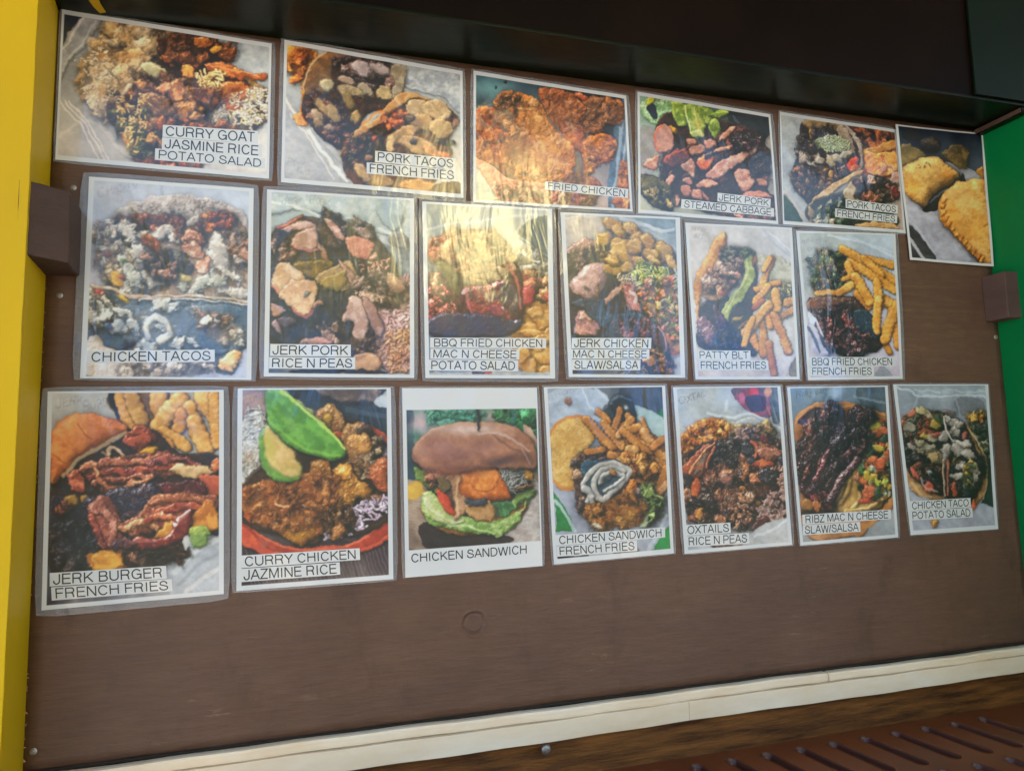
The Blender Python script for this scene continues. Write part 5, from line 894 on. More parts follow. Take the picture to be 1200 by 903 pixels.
@pic
def chicken_sandwich():
    m = Pic("35,37 643,35 668,837 50,890", 292, PH, (.028, .121, .012, .14), 31)
    m.bg('48807c', '3c8c68', '6c5844', '9c948c')
    m.P("50,140 80,140 90,300 100,460 50,470", '1c3448', '24404c', **FLAT); m.G(110, 190, 40, 60, 'b08c90', .9); m.G(440, 165, 40, 40, 'b88c88', .8); m.M("160,140 380,140 380,190 200,220", '3c8878 5ca08c 4c9484', 30, (14, 36), .6, tex=.1, sh=.1, spec=0); m.M("460,140 630,140 630,260 560,230", '288054 3c9c68 1c6c44 50b078', 30, (14, 36), .5, tex=.1, sh=.2, spec=0); m.G(100, 250, 26, 30, '2c5c50', .8)
    m.P("590,200 630,230 640,300 600,270", 'b0907c', '9c7c6c', **FLAT)
    m.P("50,470 150,450 560,440 640,400 660,740 60,765", '887868', '6c5c50', dome=0, tex=0, va=1, vs=60); m.P("50,480 110,455 130,520 60,540", 'b0903c', '9c7c34', **FLAT); m.P("560,470 650,460 660,740 480,745 520,640", 'a09890', '8c8078', dome=0, tex=.3, tsz=10, va=1)
    for i in range(14): m.L("60,%d 300,%d" % (540 + i * 14, 610 + i * 12), 2, '5c4840', .4)
    m.P("130,640 480,690 520,740 300,755 140,760", '241c1c', '34282a', **FLAT); m.G(250, 740, 130, 18, '1c1818', .7)
    m.P("120,560 300,520 580,540 570,620 500,680 400,700 240,690 150,640", 'a8783c', '8c5c2c', dome=1, bev=30, tex=.05)
    m.P("95,380 160,420 200,400 540,390 610,440 580,520 480,600 300,620 180,580 150,500", '4c3c34', '342c2c', tex=.3)
    m.P("90,390 130,400 180,450 200,510 160,500 120,460", '80a050', '54803c', **dict(SOFT, tex=.5)); m.M("130,400 200,410 200,470 160,470", 'b08068 8c5c4c', 14, (10, 22)); m.P("190,430 260,430 250,500 210,490", '3c3830', '5c5038', **SOFT)
    m.P("125,530 160,500 250,560 280,600 340,620 440,630 560,590 600,510 635,490 630,520 570,590 560,640 470,710 440,700 340,690 240,670 160,650 120,600", '8ca868', '5c8440', dome=.8, bev=20, tex=.5, tsz=30, spec=.15, warp=(5, 30)); m.P("130,520 200,530 280,600 320,640 260,650 150,620", 'b0b888', '8ca060', **dict(SOFT, tex=.3, sh=.1)); m.P("450,560 540,540 630,490 600,540 520,600 450,610", '2c5c38', '488050', **dict(SOFT, tex=.4)); m.P("560,500 630,488 600,530 540,570", '84a860', '6c9048', **SOFT); m.L("240,650 340,665 450,690", 5, 'b4cc94', .6); m.L("140,560 200,610 300,640", 4, 'c4cca0', .5)
    m.P("185,490 220,490 275,590 250,600 200,550", 'b84030', '983020', **dict(SOFT, spec=.4))
    m.M("480,400 600,410 600,460 540,510 480,460", '8c8c80 a09c90 6c6860', 30, (10, 26), .5); m.R("480,400 610,420 540,510", 'b0b0a8 8c8c84 9c9c94', 70, 26, 3); m.P("580,410 620,420 620,450 590,450", 'b08430', **MEAT); m.E(590, 480, 40, 10, 170, '745030', **MEAT)
    m.P("280,440 380,400 440,385 490,440 530,530 480,545 380,550 320,540 290,510", 'b86c34', '94501f', dome=1, bev=40, tex=.3, tsz=14, spec=.15); m.P("340,440 440,400 480,450 440,500 350,490", 'c8803c', 'a8602c', **dict(SOFT, sh=0, soft=8))
    m.P("240,430 300,430 300,500 330,540 330,600 270,620 280,560 260,480", 'a88464', '84644c', **SOFT); m.P("330,560 440,550 450,620 380,630 330,610", 'a88458', '8c6c40', **SOFT); m.P("330,540 420,540 410,565 340,565", '2c343c', '343844', **SOFT); m.L("290,450 285,540 290,610", 5, 'c4a078', .6); m.G(460, 590, 12, 30, '3c3c30', .6)
    m.P("76,335 92,290 140,240 210,208 300,190 400,186 500,196 570,220 612,258 634,312 641,385 620,404 560,404 500,398 430,390 360,408 280,420 200,412 140,394 96,368", '90664e', '745040', dome=.5, bev=26, tex=.03, tsz=40, spec=.15, warp=(1, 40), shr=14, sh=.6, va=.5)
    m.G(310, 226, 170, 26, 'b8a098', .75); m.G(520, 355, 110, 26, '3c2826', .7); m.G(300, 405, 150, 22, '5a3a34', .6); m.G(120, 320, 40, 40, 'a08078', .4); m.G(350, 300, 120, 30, 'a07860', .4); m.G(600, 340, 20, 50, '50342c', .5); m.G(380, 215, 60, 20, 'b09c90', .5); m.G(260, 340, 130, 50, '6a4650', .5); m.G(400, 300, 80, 34, '6c4c50', .5); m.G(200, 290, 80, 40, '84606a', .35); m.G(480, 370, 60, 16, '2c2430', .6); m.G(240, 420, 90, 18, '8c5448', .5)
    m.L("380,245 470,240 540,270 610,320", 5, 'b49c94', .5); m.L("440,250 520,300 600,340 625,380", 7, '4c3838', .5); m.L("460,230 560,290 610,380", 4, '9c8480', .4); m.L("80,330 120,380 200,420", 4, '5c4444', .6); m.L("210,225 300,240 390,230", 4, '8c7070', .4)
    m.K("374,130 378,222", 5, 4, '28303c', curve=False, tex=0)
    m.write("Chicken", 90, 90, 40, -8, '8c8c94', .5); m.write("sand", 130, 130, 30, -8, 'a0a0a8', .4)
    return m.done('d0d2d2')
@pic
def sandwich_and_fries():
    m = Pic("13,35 597,27 640,833 62,887", 292, PH, (.03, .01, .03, .03), 33)
    m.bg('747c8c', '283038', '848490', '8c8c90')
    m.P("540,130 600,140 600,260 560,200", '1c6c3c', '14582c', **FLAT); m.P("380,40 580,40 580,150 460,150", '28303a', '3a3c44', **FLAT)
    m.P("30,60 180,38 300,60 340,130 300,220 230,200 60,230", '7c8898', '94a0b0', **FLAT); m.L("200,40 230,120 320,200", 4, 'b4bcc8', .6); m.L("260,40 340,110", 6, 'a8b4c4', .6); m.L("40,110 180,50", 5, '98a4b0', .5)
    m.P("440,120 590,180 600,300 500,230", '7c9490', '94a8a4', **FLAT)
    m.P("50,540 160,720 80,720", '1c6c3c', '14582c', **FLAT); m.P("60,580 160,730 620,680 630,860 60,870", '90949c', '7c808c', **FLAT); m.P("65,600 150,730 70,740", '1a7040', '14582c', smooth=False, **FLAT); m.P("530,830 620,690 635,820", '1a8044', '146c34', smooth=False, **FLAT); m.L("70,590 160,725", 8, 'a8acb4', .7); m.L("600,660 520,820", 8, 'a0a4ac', .7)
    m.E(125, 105, 18, 15, 0, '94583c', **SOFT)
    m.P("330,100 360,75 420,72 450,100 462,190 430,220 340,190 320,150", '1c2830', '141c24', dome=1, bev=24, tex=.03, spec=.2); m.L("340,95 390,80 440,100", 4, '50606c', .6); m.G(412, 130, 12, 9, 'c0c8cc', .9); m.P("300,130 340,110 340,190 300,170", '28343c', **SOFT)
    m.P("45,260 80,200 140,178 200,190 240,240 250,290 220,340 180,370 170,440 150,520 110,535 70,500 50,400", 'b09054', 'a07c40', dome=.5, bev=16, tex=.35, tsz=8, spec=0, warp=(4, 26)); m.L("45,270 80,205 140,180 200,190 250,260", 8, '9c602c', .8); m.L("60,490 110,535 150,525", 8, '9c642c', .8); m.R("60,250 200,210 200,360 80,480", '94703c c0a468 a8843c c8b078', 150, 7, 3, sh=0, al=.5)
    m.P("150,400 200,370 420,370 470,430 480,520 450,640 200,620 160,540", '34282c', '4c3430', tex=.3); m.M("160,380 300,360 420,390 300,430 180,500", '5c4048 7c5448 3c3440 8c6c54', 40, (10, 26))
    f = m.F; a, b = 'b07c3c', '8c5c28'
    m.P("300,250 400,200 500,230 600,330 600,480 500,500 420,420 300,360", '5c3c24', '744c28', tex=.4)
    f(270, 150, 320, 200, 20, a, b); f(380, 140, 350, 240, 18, 'a06c34', b); f(420, 170, 430, 220, 18, a, b); f(215, 195, 340, 330, 24, a, b); f(300, 210, 380, 320, 22, 'b4844c', b); f(440, 190, 370, 270, 20, 'b88850', b); f(410, 250, 470, 230, 22, a, b); f(490, 190, 510, 250, 14, 'b88c54', b); f(500, 250, 520, 300, 26, 'b4885c', b); f(440, 290, 590, 380, 26, 'ac7c44', b); f(390, 250, 520, 360, 22, 'a4703c', b); f(580, 290, 540, 330, 22, 'b0703c', b); f(220, 350, 290, 340, 18, 'a4703c', b); f(330, 370, 420, 400, 22, a, b); f(420, 340, 450, 345, 26, 'b48c54', b); f(480, 380, 590, 420, 26, a, b); f(460, 430, 540, 470, 26, 'b47c3c', b); f(500, 420, 600, 440, 24, a, b); f(470, 480, 540, 500, 20, a, b); f(600, 430, 545, 590, 22, 'b87c3c', b); f(600, 500, 560, 560, 18, 'b4845c', b); f(480, 400, 450, 440, 24, 'a46c34', b)
    m.M("360,360 520,390 540,480 440,470", 'b07434 94602c c08844 8c5428', 40, (10, 24), .7)
    m.P("480,520 530,530 580,600 570,660 500,700 480,640", '6c8c44', '4c7434', **dict(SOFT, tex=.5, tsz=26)); m.M("490,530 560,560 570,650 490,690", '84a454 5c803c a0b870 486c30', 30, (12, 28), .5, tex=.3); m.P("470,600 500,590 510,700 480,720", 'a8b490', **SOFT)
    m.P("450,540 480,530 485,590 455,630", 'c8c4bc', '8c3c40', **SOFT); m.E(465, 560, 12, 16, 0, '3c2c3c', **SOFT); m.E(470, 610, 16, 12, 120, '9c2c34', **SOFT); m.M("190,540 240,560 220,620 190,610", '4c3834 6c5044', 12, (9, 20))
    m.P("205,620 240,585 300,600 370,560 420,520 440,480 470,500 460,560 440,590 480,640 485,690 440,710 360,720 280,720 230,680", 'b87c34', '94581f', **dict(CRUST, tsz=16)); m.M("220,620 460,560 480,690 260,700", 'c0843c a0682c d09c50 8c541c b4742c', 80, (9, 24), .6, al=.7, sh=.3)
    m.G(420, 650, 40, 40, 'd8a44c', .4); m.G(340, 640, 30, 60, '7c4818', .35); m.E(270, 705, 26, 12, 20, 'b8a890', **SOFT)
    m.P("200,430 240,400 330,390 420,420 420,460 350,570 290,560 230,530", '2c4454', '24343f', tex=.2); m.P("205,400 260,390 300,400 240,440 205,500", '28506c', '1c3c54', **SOFT)
    w = dict(SOFT, spec=.15, bev=15); w.pop('warp', None); w.update(soft=2)
    m.K("205,500 240,450 300,415 370,415 425,440 430,460 380,510 330,560 300,585 270,550 260,490 300,440 350,425 400,445", 15, 15, 'b4aca0', '948c84', **w); m.K("290,500 300,470 340,450 380,460 400,470 340,520 310,540", 12, 10, 'a8a094', '88827c', **w); m.K("210,520 240,550 220,590", 18, 12, 'a8a49c', '908c88', **w); m.E(245, 570, 22, 16, 50, 'b0a8a0', **SOFT); m.E(340, 452, 20, 12, 10, '94683c', **MEAT); m.E(320, 480, 18, 10, 140, '34383c', **SOFT)
    m.P("80,850 230,840 240,856 80,870", '101214', smooth=False, **FLAT); m.G(370, 830, 60, 10, '7c9878', .6); m.M("360,825 450,820 440,832 360,835", '4c6c34 3c2c20', 8, (8, 16))
    m.write("chicken", 50, 90, 28, -14, '586070'); m.write("sandw", 60, 130, 26, -14, '586070')
    return m.done('cccccc')
@pic
def oxtails():
    m = Pic("20,37 562,30 620,830 78,875", 282, PH, (.034, .008, .034, .022), 35)
    m.bg('9c9c9c', '7c7478', '8c8c8c', '94908c')
    m.P("40,45 300,45 350,120 400,170 340,200 200,190 60,240", '9c9e9e', '8c9092', **FLAT); m.P("320,40 520,36 520,180 420,170 350,110", '8c3c48', '3c2c38', **FLAT); m.E(432, 60, 20, 24, 0, 'b83048', **FLAT); m.E(372, 92, 20, 26, 0, 'b05070', **FLAT); m.P("390,90 480,80 490,140 440,160 410,150", '281c34', '3c1c3c', **FLAT); m.E(495, 60, 14, 26, 0, 'b0785c', **FLAT); m.P("515,38 560,34 565,210 520,190", '2c343c', '4c545c', **FLAT)
    m.P("300,130 420,165 560,230 570,290 500,310 280,260", 'a4a4a0', '8c8c88', **FLAT); m.L("190,170 300,190 420,170 560,240", 7, 'c4c4c0', .7); m.L("290,100 280,150", 8, 'b4b8b8', .6); m.L("150,140 290,170", 5, '84888a', .5)
    m.P("300,220 400,190 480,210 560,300 300,320", 'b0aca0', '9c948c', **SOFT); m.M("300,230 380,240 490,230 520,290 400,300 330,290", 'b89858 c0a46c a8844c', 26, (12, 26), .6, amb=.6); m.M("330,270 440,240 470,300 350,330", 'a07c74 8c6860 b48c80', 30, (12, 24), .6, amb=.55)
    m.G(150, 300, 60, 60, 'd07830', .6); m.P("55,320 70,280 120,220 200,195 260,210 290,290 240,330 150,400 65,440", 'b8702c', '9c5420', dome=1, bev=26, tex=.6, tsz=14, spec=.3); m.M("70,280 200,200 280,230 280,290 150,360 70,390", 'd88838 c07030 e09c48 c87830 a85c20', 90, (7, 16), .7, tex=.4, amb=.5, sh=.3)
    m.P("60,400 150,330 220,310 380,300 560,300 590,420 590,560 560,690 470,760 380,750 300,720 180,715 90,700 80,560", '201819', '2c1e1c', tex=.4)
    m.P("560,330 585,360 590,560 560,560 550,440", '9c7c6c', '7c5c50', **MEAT)
    m.M("230,310 330,310 350,400 320,440 240,420", '3c302c 2c2424 5c4840 6c5850', 50, (8, 20), spec=.5); m.M("70,420 200,440 330,440 360,560 340,640 300,700 150,710 90,640", '6c3c2c 3c2620 84503a 7c4834 9c6444 44302a', 62, (18, 42), .7, spec=.5, tex=.4)
    m.P("65,440 140,360 210,320 220,400 160,480 100,500", '7c4028', '5c2c20', **MEAT); m.P("120,440 170,370 200,350 180,430 130,480", '5c5448', '7c4830', **MEAT); m.K("105,470 130,420 190,350 230,320", 7, 6, 'a8603c', tex=.4, spec=.4); m.K("190,440 210,380 230,340", 8, 8, '8c4428', tex=.5, spec=.4); m.P("108,520 140,500 160,560 140,600 112,580", 'a8542c', '8c401c', **SOFT); m.P("70,480 110,480 110,550 75,530", '28242c', '1c1a20', **SOFT)
    m.P("345,410 380,340 440,310 520,330 580,400 580,480 530,560 450,590 380,540", '6c3c2c', '54302a', tex=.5, tsz=14, spec=.5, dome=.8, bev=40); m.M("360,400 560,330 580,470 480,560 380,520", '84482c 94583a 64382a b06c40 4c3028', 34, (16, 36), .7, spec=.6)
    m.E(390, 345, 34, 40, 0, '2c2a2c', '1c1a1c', **dict(MEAT, spec=.5)); m.E(500, 485, 46, 40, 0, '241c20', **dict(MEAT, spec=.6)); m.P("415,430 450,400 510,405 520,430 460,445", 'b05c34', '8c4024', **SOFT); m.K("410,310 440,340 430,390", 8, 8, 'a8583c', tex=.4); m.P("440,350 540,350 560,390 480,400", '6c4438', '8c5844', **MEAT); m.E(480, 300, 24, 14, 10, '4c2024', **SOFT); m.E(560, 410, 22, 20, 0, '38323c', **MEAT); m.E(410, 405, 22, 16, 0, '44404c', **MEAT)
    m.K("365,550 400,590 445,620", 12, 14, 'b08034', '8c5c24', tex=.2); m.P("300,620 340,575 420,600 430,660 400,740 340,720 300,680", '8c5840', '6c402c', **dict(MEAT, tsz=14)); m.M("310,590 420,600 400,740 310,700", 'a06c4c 7c4c38 b48468 5c3428', 40, (9, 22), spec=.5); m.E(290, 500, 34, 24, 40, '8c5c50', **MEAT); m.P("135,660 165,645 165,690 140,705", 'b0782c', '94601c', **SOFT)
    m.P("440,650 500,600 590,540 595,640 560,710 500,720", 'a87c70', '8c6458', tex=.6, tsz=14); m.M("450,650 590,540 595,650 500,720", 'b88c80 a0746c c49c90', 60, (9, 22), .6, amb=.55, sh=.35); m.R("560,450 595,480 595,560 550,540", 'a87868 c09080', 50, 14, 5)
    m.P("420,720 480,680 500,740 430,760", '4c2420', '3c1c1c', **dict(SOFT, spec=.5)); m.P("400,780 600,690 610,820 400,840", 'a8a4a0', '94908c', **FLAT); m.L("430,790 520,760 600,700", 7, 'c8c4c0', .6); m.M("230,828 360,826 340,840 250,840", '7c4c3c 3c2420', 8, (8, 14))
    m.S("240,310 560,320 560,560 400,740 100,680 90,480", 260, 3, .65); m.write("Oxtail", 50, 125, 40, -20, '3c3c40', .8)
    return m.done('cac8c6')
@pic
def ribs_and_slaw():
    m = Pic("18,38 550,30 608,832 90,875", 278, PH, (.03, .008, .03, .022), 37)
    m.bg('586c80', '5c7080', '706c6c', '8c8c90')
    m.G(280, 80, 30, 50, 'a4b4c4', .6, 0); m.P("400,40 540,40 545,180 420,130", '4c5860', '384450', **FLAT); m.L("380,90 540,120", 6, '8c98a4', .5)
    m.P("60,220 110,150 220,110 360,120 520,170 560,210 590,420 595,640 500,760 400,830 200,840 100,790 80,500", 'a07040', '8c5c34', dome=.6, bev=18, tex=.08, warp=(2, 30), spec=.1); m.L("300,140 420,140 540,190", 6, 'c08c54', .6)
    m.P("75,230 100,180 160,150 200,160 180,220 120,250", '34141c', '24101a', dome=.4, tex=0, spec=.3, warp=(2, 20)); m.L("68,230 95,170 160,140 210,150", 6, 'b87c4c', .8); m.L("80,240 130,265 180,240", 6, 'a87048', .7)
    m.P("60,290 130,290 120,330 70,330", 'a86c40', '8c5430', **FLAT); m.P("100,680 300,600 480,500 590,560 590,600 500,700 380,730 130,740", '2c2420', '5c4020', **FLAT)
    m.P("230,690 300,570 340,500 400,470 470,600 540,600 560,620 470,700 300,700", 'b08c54', '94743c', dome=.8, bev=30, tex=.1, warp=(4, 30)); 
    for q in ("300,660 340,600 350,540", "360,690 400,640 400,580", "330,700 420,690 520,640", "380,520 420,590 500,640", "250,680 300,620 320,560"): m.K(q, 13, 11, 'b8945c', '9c7c44', tex=.1, spec=.2)
    m.P("420,240 460,215 520,240 555,300 570,400 580,560 520,620 440,640 400,560 390,460", '78683c', 'a09468', tex=.4)
    m.R("410,380 440,350 480,440 440,480", 'b8bca0 98a47c', 50, 26, 4); m.R("500,520 570,470 590,580 540,620 510,570", 'b4b898 989c7c c8ccb0', 70, 26, 4)
    m.M("440,240 550,250 575,440 560,540 470,620 400,560 420,450", 'c06838 b84c38 94a03c 3c5430 b8943c c87850 2c3c28 a8b07c', 120, (8, 22), .7, tex=.25, sh=.4)
    for x, y, a, b, r, c in ((485, 245, 36, 30, 0, 'b4b044'), (530, 272, 28, 26, 0, 'c06040'), (495, 290, 26, 24, 0, 'c46c44'), (540, 320, 22, 26, 30, '2c4434'), (470, 305, 22, 16, 150, '2c4438'), (510, 375, 28, 24, 0, 'b0a038'), (465, 398, 26, 14, 140, '2c4430'), (510, 450, 30, 30, 0, 'c85c3c'), (475, 430, 22, 20, 0, 'b8603c'), (545, 410, 20, 26, 0, 'b45c40'), (415, 485, 14, 34, 150, '3c7038'), (450, 520, 22, 34, 160, 'a89434'), (415, 545, 34, 20, 20, 'b85c38'), (445, 600, 34, 40, 20, 'bc5c3c'), (465, 590, 22, 34, 20, 'c46844'), (495, 600, 18, 28, 10, '344c34'), (430, 640, 34, 16, 10, 'b04c3c'), (475, 475, 14, 18, 0, 'a8a488'), (390, 520, 12, 26, 20, 'a87058')): m.E(x, y, a, b, r, c, None, **dict(SOFT, tex=.25, spec=.2))
    rb = dict(tex=.8, tsz=14, bev=40, spec=.75, warp=(6, 22), va=1.2, vs=24, shr=12, sh=.7)
    m.P("70,340 110,310 150,280 160,200 200,150 210,120 245,105 290,130 305,170 300,240 270,300 240,400 200,500 130,590 90,600 75,480", '34181c', '28141c', **rb)
    m.P("300,230 370,130 410,135 440,160 500,200 450,215 430,280 440,330 400,420 340,500 300,560 240,680 210,690 180,640 100,620 160,520 230,400", '281820', '3a1c20', **rb)
    m.P("200,170 290,140 305,200 280,250 220,230", '5c2c24', '44201f', **rb); m.P("310,230 440,150 490,200 430,230 420,300 330,280", '342430', '241a24', **rb)
    m.M("160,180 290,140 270,300 200,470 90,580 80,360", '4c2420 34191c 60302a 2a161c', 60, (16, 40), .45, ang=-60, spec=.7); m.M("300,240 440,180 430,320 340,480 250,640 150,620 260,400", '3c2228 2a1a22 4c282c 60343a', 70, (16, 44), .38, ang=-55, spec=.7); m.M("100,600 230,610 220,690 130,640", '7c2c30 4c1c24 241418', 20, (10, 24))
    m.K("390,430 330,500 290,560 240,640", 22, 18, '4c2c30', tex=.9, tsz=8, spec=.6); m.K("240,380 200,470 160,540", 12, 14, '54242c', tex=.8, spec=.7); m.S("150,160 300,140 440,180 400,400 240,660 80,560 80,340", 320, 3, .6); m.S("70,330 110,320 110,380 75,380", 14, 5, .6)
    m.P("100,640 150,650 160,690 100,700", '8c6434', '74502c', **SOFT); m.E(170, 672, 24, 26, 0, 'b87440', '9c5c30', **SOFT)
    m.P("100,790 200,830 400,820 560,700 595,690 600,830 110,860", '787c80', '8c8480', **FLAT); m.P("130,820 300,800 450,790 400,830 200,850", '94643c', '7c5430', **SOFT)
    m.write("Ribz", 60, 95, 34, -4, '303840', .8); m.write("mac", 165, 80, 30, -4, '303840', .7)
    return m.done('cac8c6')
@pic
def taco_potato_salad():
    m = Pic("22,48 537,47 592,832 117,865", 272, PH, (.034, .008, .034, .03), 39)
    m.bg('6c747c', '747880', '8c8c94', '787880')
    m.P("35,55 530,55 525,130 480,115 160,115 130,90", '848c94', '70787f', **FLAT); m.L("40,60 120,95 160,112 480,112 525,125", 6, 'a8b0b8', .7); m.L("130,80 280,90 310,75 420,95 520,85", 5, '9ca4ac', .6); m.P("280,70 350,70 350,105 290,105", '949ca4', **FLAT); m.P("360,135 500,130 520,210 420,230 360,200", '6c6c72', '5c5c62', **FLAT); m.L("150,120 130,180 80,230", 6, '9098a0', .5); m.L("360,130 380,220", 5, '98a0a8', .4)
    m.P("430,230 520,210 545,400 540,490 470,420", '848478', '6c6c60', tex=.5, tsz=14); m.M("430,240 530,240 545,350 460,330", '8c8c84 a0a098 74746c', 30, (12, 26), .6, amb=.6, sh=.3); m.M("450,300 540,330 545,470 490,420", '54543c 3c4030 747460', 36, (9, 22)); m.M("420,215 520,210 520,240 440,250", 'b08c44 c0a468 a06c30', 14, (9, 20))
    m.P("530,490 570,480 580,740 500,720 520,620", '24302c', '1c2422', **FLAT); m.P("110,640 300,680 480,700 580,740 585,830 120,850", '8c8c94', '7c7c84', **FLAT)
    m.P("80,460 160,420 300,500 310,680 220,680 150,660 100,600", '94744c', '7c5c38', **SOFT); m.P("390,260 430,290 470,380 520,480 530,580 515,660 470,710 440,690 490,600 500,500 460,400 400,320", '8c6c48', '745434', dome=.8, bev=14, tex=.1, warp=(2, 30)); m.L("400,280 470,360 525,480 532,580 510,680", 4, 'b0946c', .7)
    m.P("70,260 150,200 300,220 390,260 460,380 500,500 480,620 440,690 320,690 310,500 300,660 200,620 120,560 90,420", '1c1a1e', '2a2224', tex=.4)
    m.M("75,260 180,190 300,240 300,340 200,340 80,380", '2c3438 3c3830 54342c 8c4c34 4c5434 24242c 747058', 80, (8, 22), .65, sh=.45); m.M("90,400 200,400 290,500 300,640 200,620 110,540", '242028 34282c 1c1c20 5c3428 3c3c34', 80, (9, 24)); m.M("330,460 500,480 480,620 440,690 320,680", '1f2028 342830 4c3024 28242c 5c4c34', 70, (9, 24))
    for x, y, a, b, r, c in ((122, 212, 26, 24, 0, 'a85c48'), (200, 215, 50, 20, 50, 'b0a080'), (170, 200, 30, 22, 20, 'a89c70'), (110, 290, 40, 30, 20, '948c78'), (245, 275, 30, 28, 0, '8c7c38'), (200, 350, 26, 18, 0, 'a89448'), (235, 355, 30, 26, 30, 'a0987c'), (75, 270, 14, 20, 0, 'a05c4c'), (130, 400, 30, 20, 20, '94887c'), (260, 330, 30, 14, 170, '843c34'), (405, 340, 20, 24, 0, '94544c'), (425, 410, 14, 20, 0, 'a0643c'), (135, 545, 14, 40, 160, 'a05040'), (215, 620, 24, 30, 150, 'a84c3c'), (215, 530, 16, 12, 0, '8c9894'), (355, 630, 16, 40, 0, '9c4c34'), (458, 710, 14, 30, 0, 'a84c30'), (265, 240, 16, 22, 0, '3c4c30'), (320, 210, 40, 16, 10, '6c5454'), (415, 530, 14, 26, 20, 'b08c3c'), (385, 525, 16, 14, 0, '94405c')): m.E(x, y, a, b, r, c, None, **dict(SOFT, tex=.2))
    c = 'a89c90', '847a70'; w = dict(SOFT, spec=.2, sh=.45, shr=9, bev=18, warp=(9, 26))
    m.P("150,400 200,385 260,420 290,460 290,500 240,490 200,440 150,440", '94866c', '786a50', **w); m.E(240, 460, 34, 24, 40, 'b09868', **w); m.E(210, 410, 44, 22, 10, '9c947c', **w); m.E(170, 380, 34, 20, 20, '94886c', **w)
    for x, y, a, b, r in ((345, 265, 50, 22, 20), (370, 285, 30, 26, 0), (350, 320, 24, 40, 170), (300, 340, 30, 40, 20), (375, 410, 50, 44, 0), (430, 440, 50, 26, 30), (415, 385, 30, 22, 0), (310, 425, 24, 40, 170), (310, 480, 16, 40, 0), (390, 505, 30, 20, 160), (420, 525, 40, 24, 30), (465, 520, 24, 40, 150), (460, 575, 34, 20, 160), (380, 565, 60, 18, 0), (430, 600, 24, 30, 20), (310, 250, 16, 24, 0)): m.E(x, y, a, b, r, *c, **w)
    m.K("295,240 305,300 330,360 350,380", 6, 6, 'b0a498', tex=0); m.K("300,480 300,600 305,668", 7, 5, '9c8470', tex=.1); m.K("318,480 322,600 318,668", 6, 5, '8c5444', tex=.1); m.L("310,500 312,660", 3, '3c2c28', .6); m.L("120,600 170,665 220,670", 8, 'a88c64', .6); m.L("170,570 190,620 260,640", 6, 'a89488', .6)
    m.M("420,490 480,500 440,620 400,610", '4c5c38 a88c3c 3c4834', 16, (6, 14)); m.E(247, 800, 16, 22, 0, 'b07c34', **MEAT); m.S("100,200 480,300 460,620 120,560", 120, 2.6, .5)
    return m.done('c6c6c4')
# ================================================================ the laminated menu photos
m_ink = mat('black_ink', (.012, .012, .014), .5); m_label = mat('label_paper', (.63, .63, .62), .5, (.58, .58, .58), 30)
def film_material(haze=.012, name='laminate_film'):
    m = bpy.data.materials.new(name); m.use_nodes = True; N = m.node_tree.nodes; Lk = m.node_tree.links; N.remove(N['Principled BSDF']); out = N['Material Output']
    tc = N.new('ShaderNodeTexCoord'); mp = N.new('ShaderNodeMapping'); mp.inputs['Scale'].default_value = (2.2, 1, .8); Lk.new(tc.outputs['Object'], mp.inputs[0])
    n = N.new('ShaderNodeTexNoise'); n.inputs['Scale'].default_value = 13; n.inputs['Detail'].default_value = 3; n.inputs['Distortion'].default_value = .6; Lk.new(mp.outputs[0], n.inputs[0])
    b = N.new('ShaderNodeBump'); b.inputs['Strength'].default_value = .55; b.inputs['Distance'].default_value = .004; Lk.new(n.outputs[0], b.inputs['Height'])
    t = N.new('ShaderNodeBsdfTransparent'); t.inputs[0].default_value = (.985, .988, .99, 1); g1 = N.new('ShaderNodeBsdfGlossy'); g1.inputs['Roughness'].default_value = .12; g2 = N.new('ShaderNodeBsdfGlossy'); g2.inputs['Roughness'].default_value = .42; Lk.new(b.outputs[0], g1.inputs['Normal'])
    d = N.new('ShaderNodeBsdfDiffuse'); d.inputs[0].default_value = (.75, .8, .88, 1)  # bluish diffuse haze, coloured in for the gloss on the border
    fr = N.new('ShaderNodeFresnel'); fr.inputs[0].default_value = 1.52
    m1 = N.new('ShaderNodeMixShader'); m1.inputs[0].default_value = .25; Lk.new(g1.outputs[0], m1.inputs[1]); Lk.new(g2.outputs[0], m1.inputs[2])
    m2 = N.new('ShaderNodeMixShader'); Lk.new(fr.outputs[0], m2.inputs[0]); m3 = N.new('ShaderNodeMixShader'); m3.inputs[0].default_value = haze; Lk.new(t.outputs[0], m3.inputs[1]); Lk.new(d.outputs[0], m3.inputs[2])
    Lk.new(m3.outputs[0], m2.inputs[1]); Lk.new(m1.outputs[0], m2.inputs[2]); Lk.new(m2.outputs[0], out.inputs[0]); return m
def laminate(m):                                              # clear plastic over print, labels and lettering alike
    N = m.node_tree.nodes; Lk = m.node_tree.links; B = N['Principled BSDF']; B.inputs['Coat Weight'].default_value = 1; B.inputs['Coat Roughness'].default_value = .12; B.inputs['Coat IOR'].default_value = 1.55
    tc = N.new('ShaderNodeTexCoord'); mp = N.new('ShaderNodeMapping'); mp.inputs['Scale'].default_value = (2.0, 1, .8); Lk.new(tc.outputs['Object'], mp.inputs[0])
    n = N.new('ShaderNodeTexNoise'); n.inputs['Scale'].default_value = 11; n.inputs['Detail'].default_value = 3; n.inputs['Distortion'].default_value = .6; Lk.new(mp.outputs[0], n.inputs[0])
    b = N.new('ShaderNodeBump'); b.inputs['Strength'].default_value = .55; b.inputs['Distance'].default_value = .004; Lk.new(n.outputs[0], b.inputs['Height']); Lk.new(b.outputs[0], B.inputs['Coat Normal']); return m
laminate(m_label); laminate(m_ink)
m_seal = film_material(.17, 'laminate_seal')
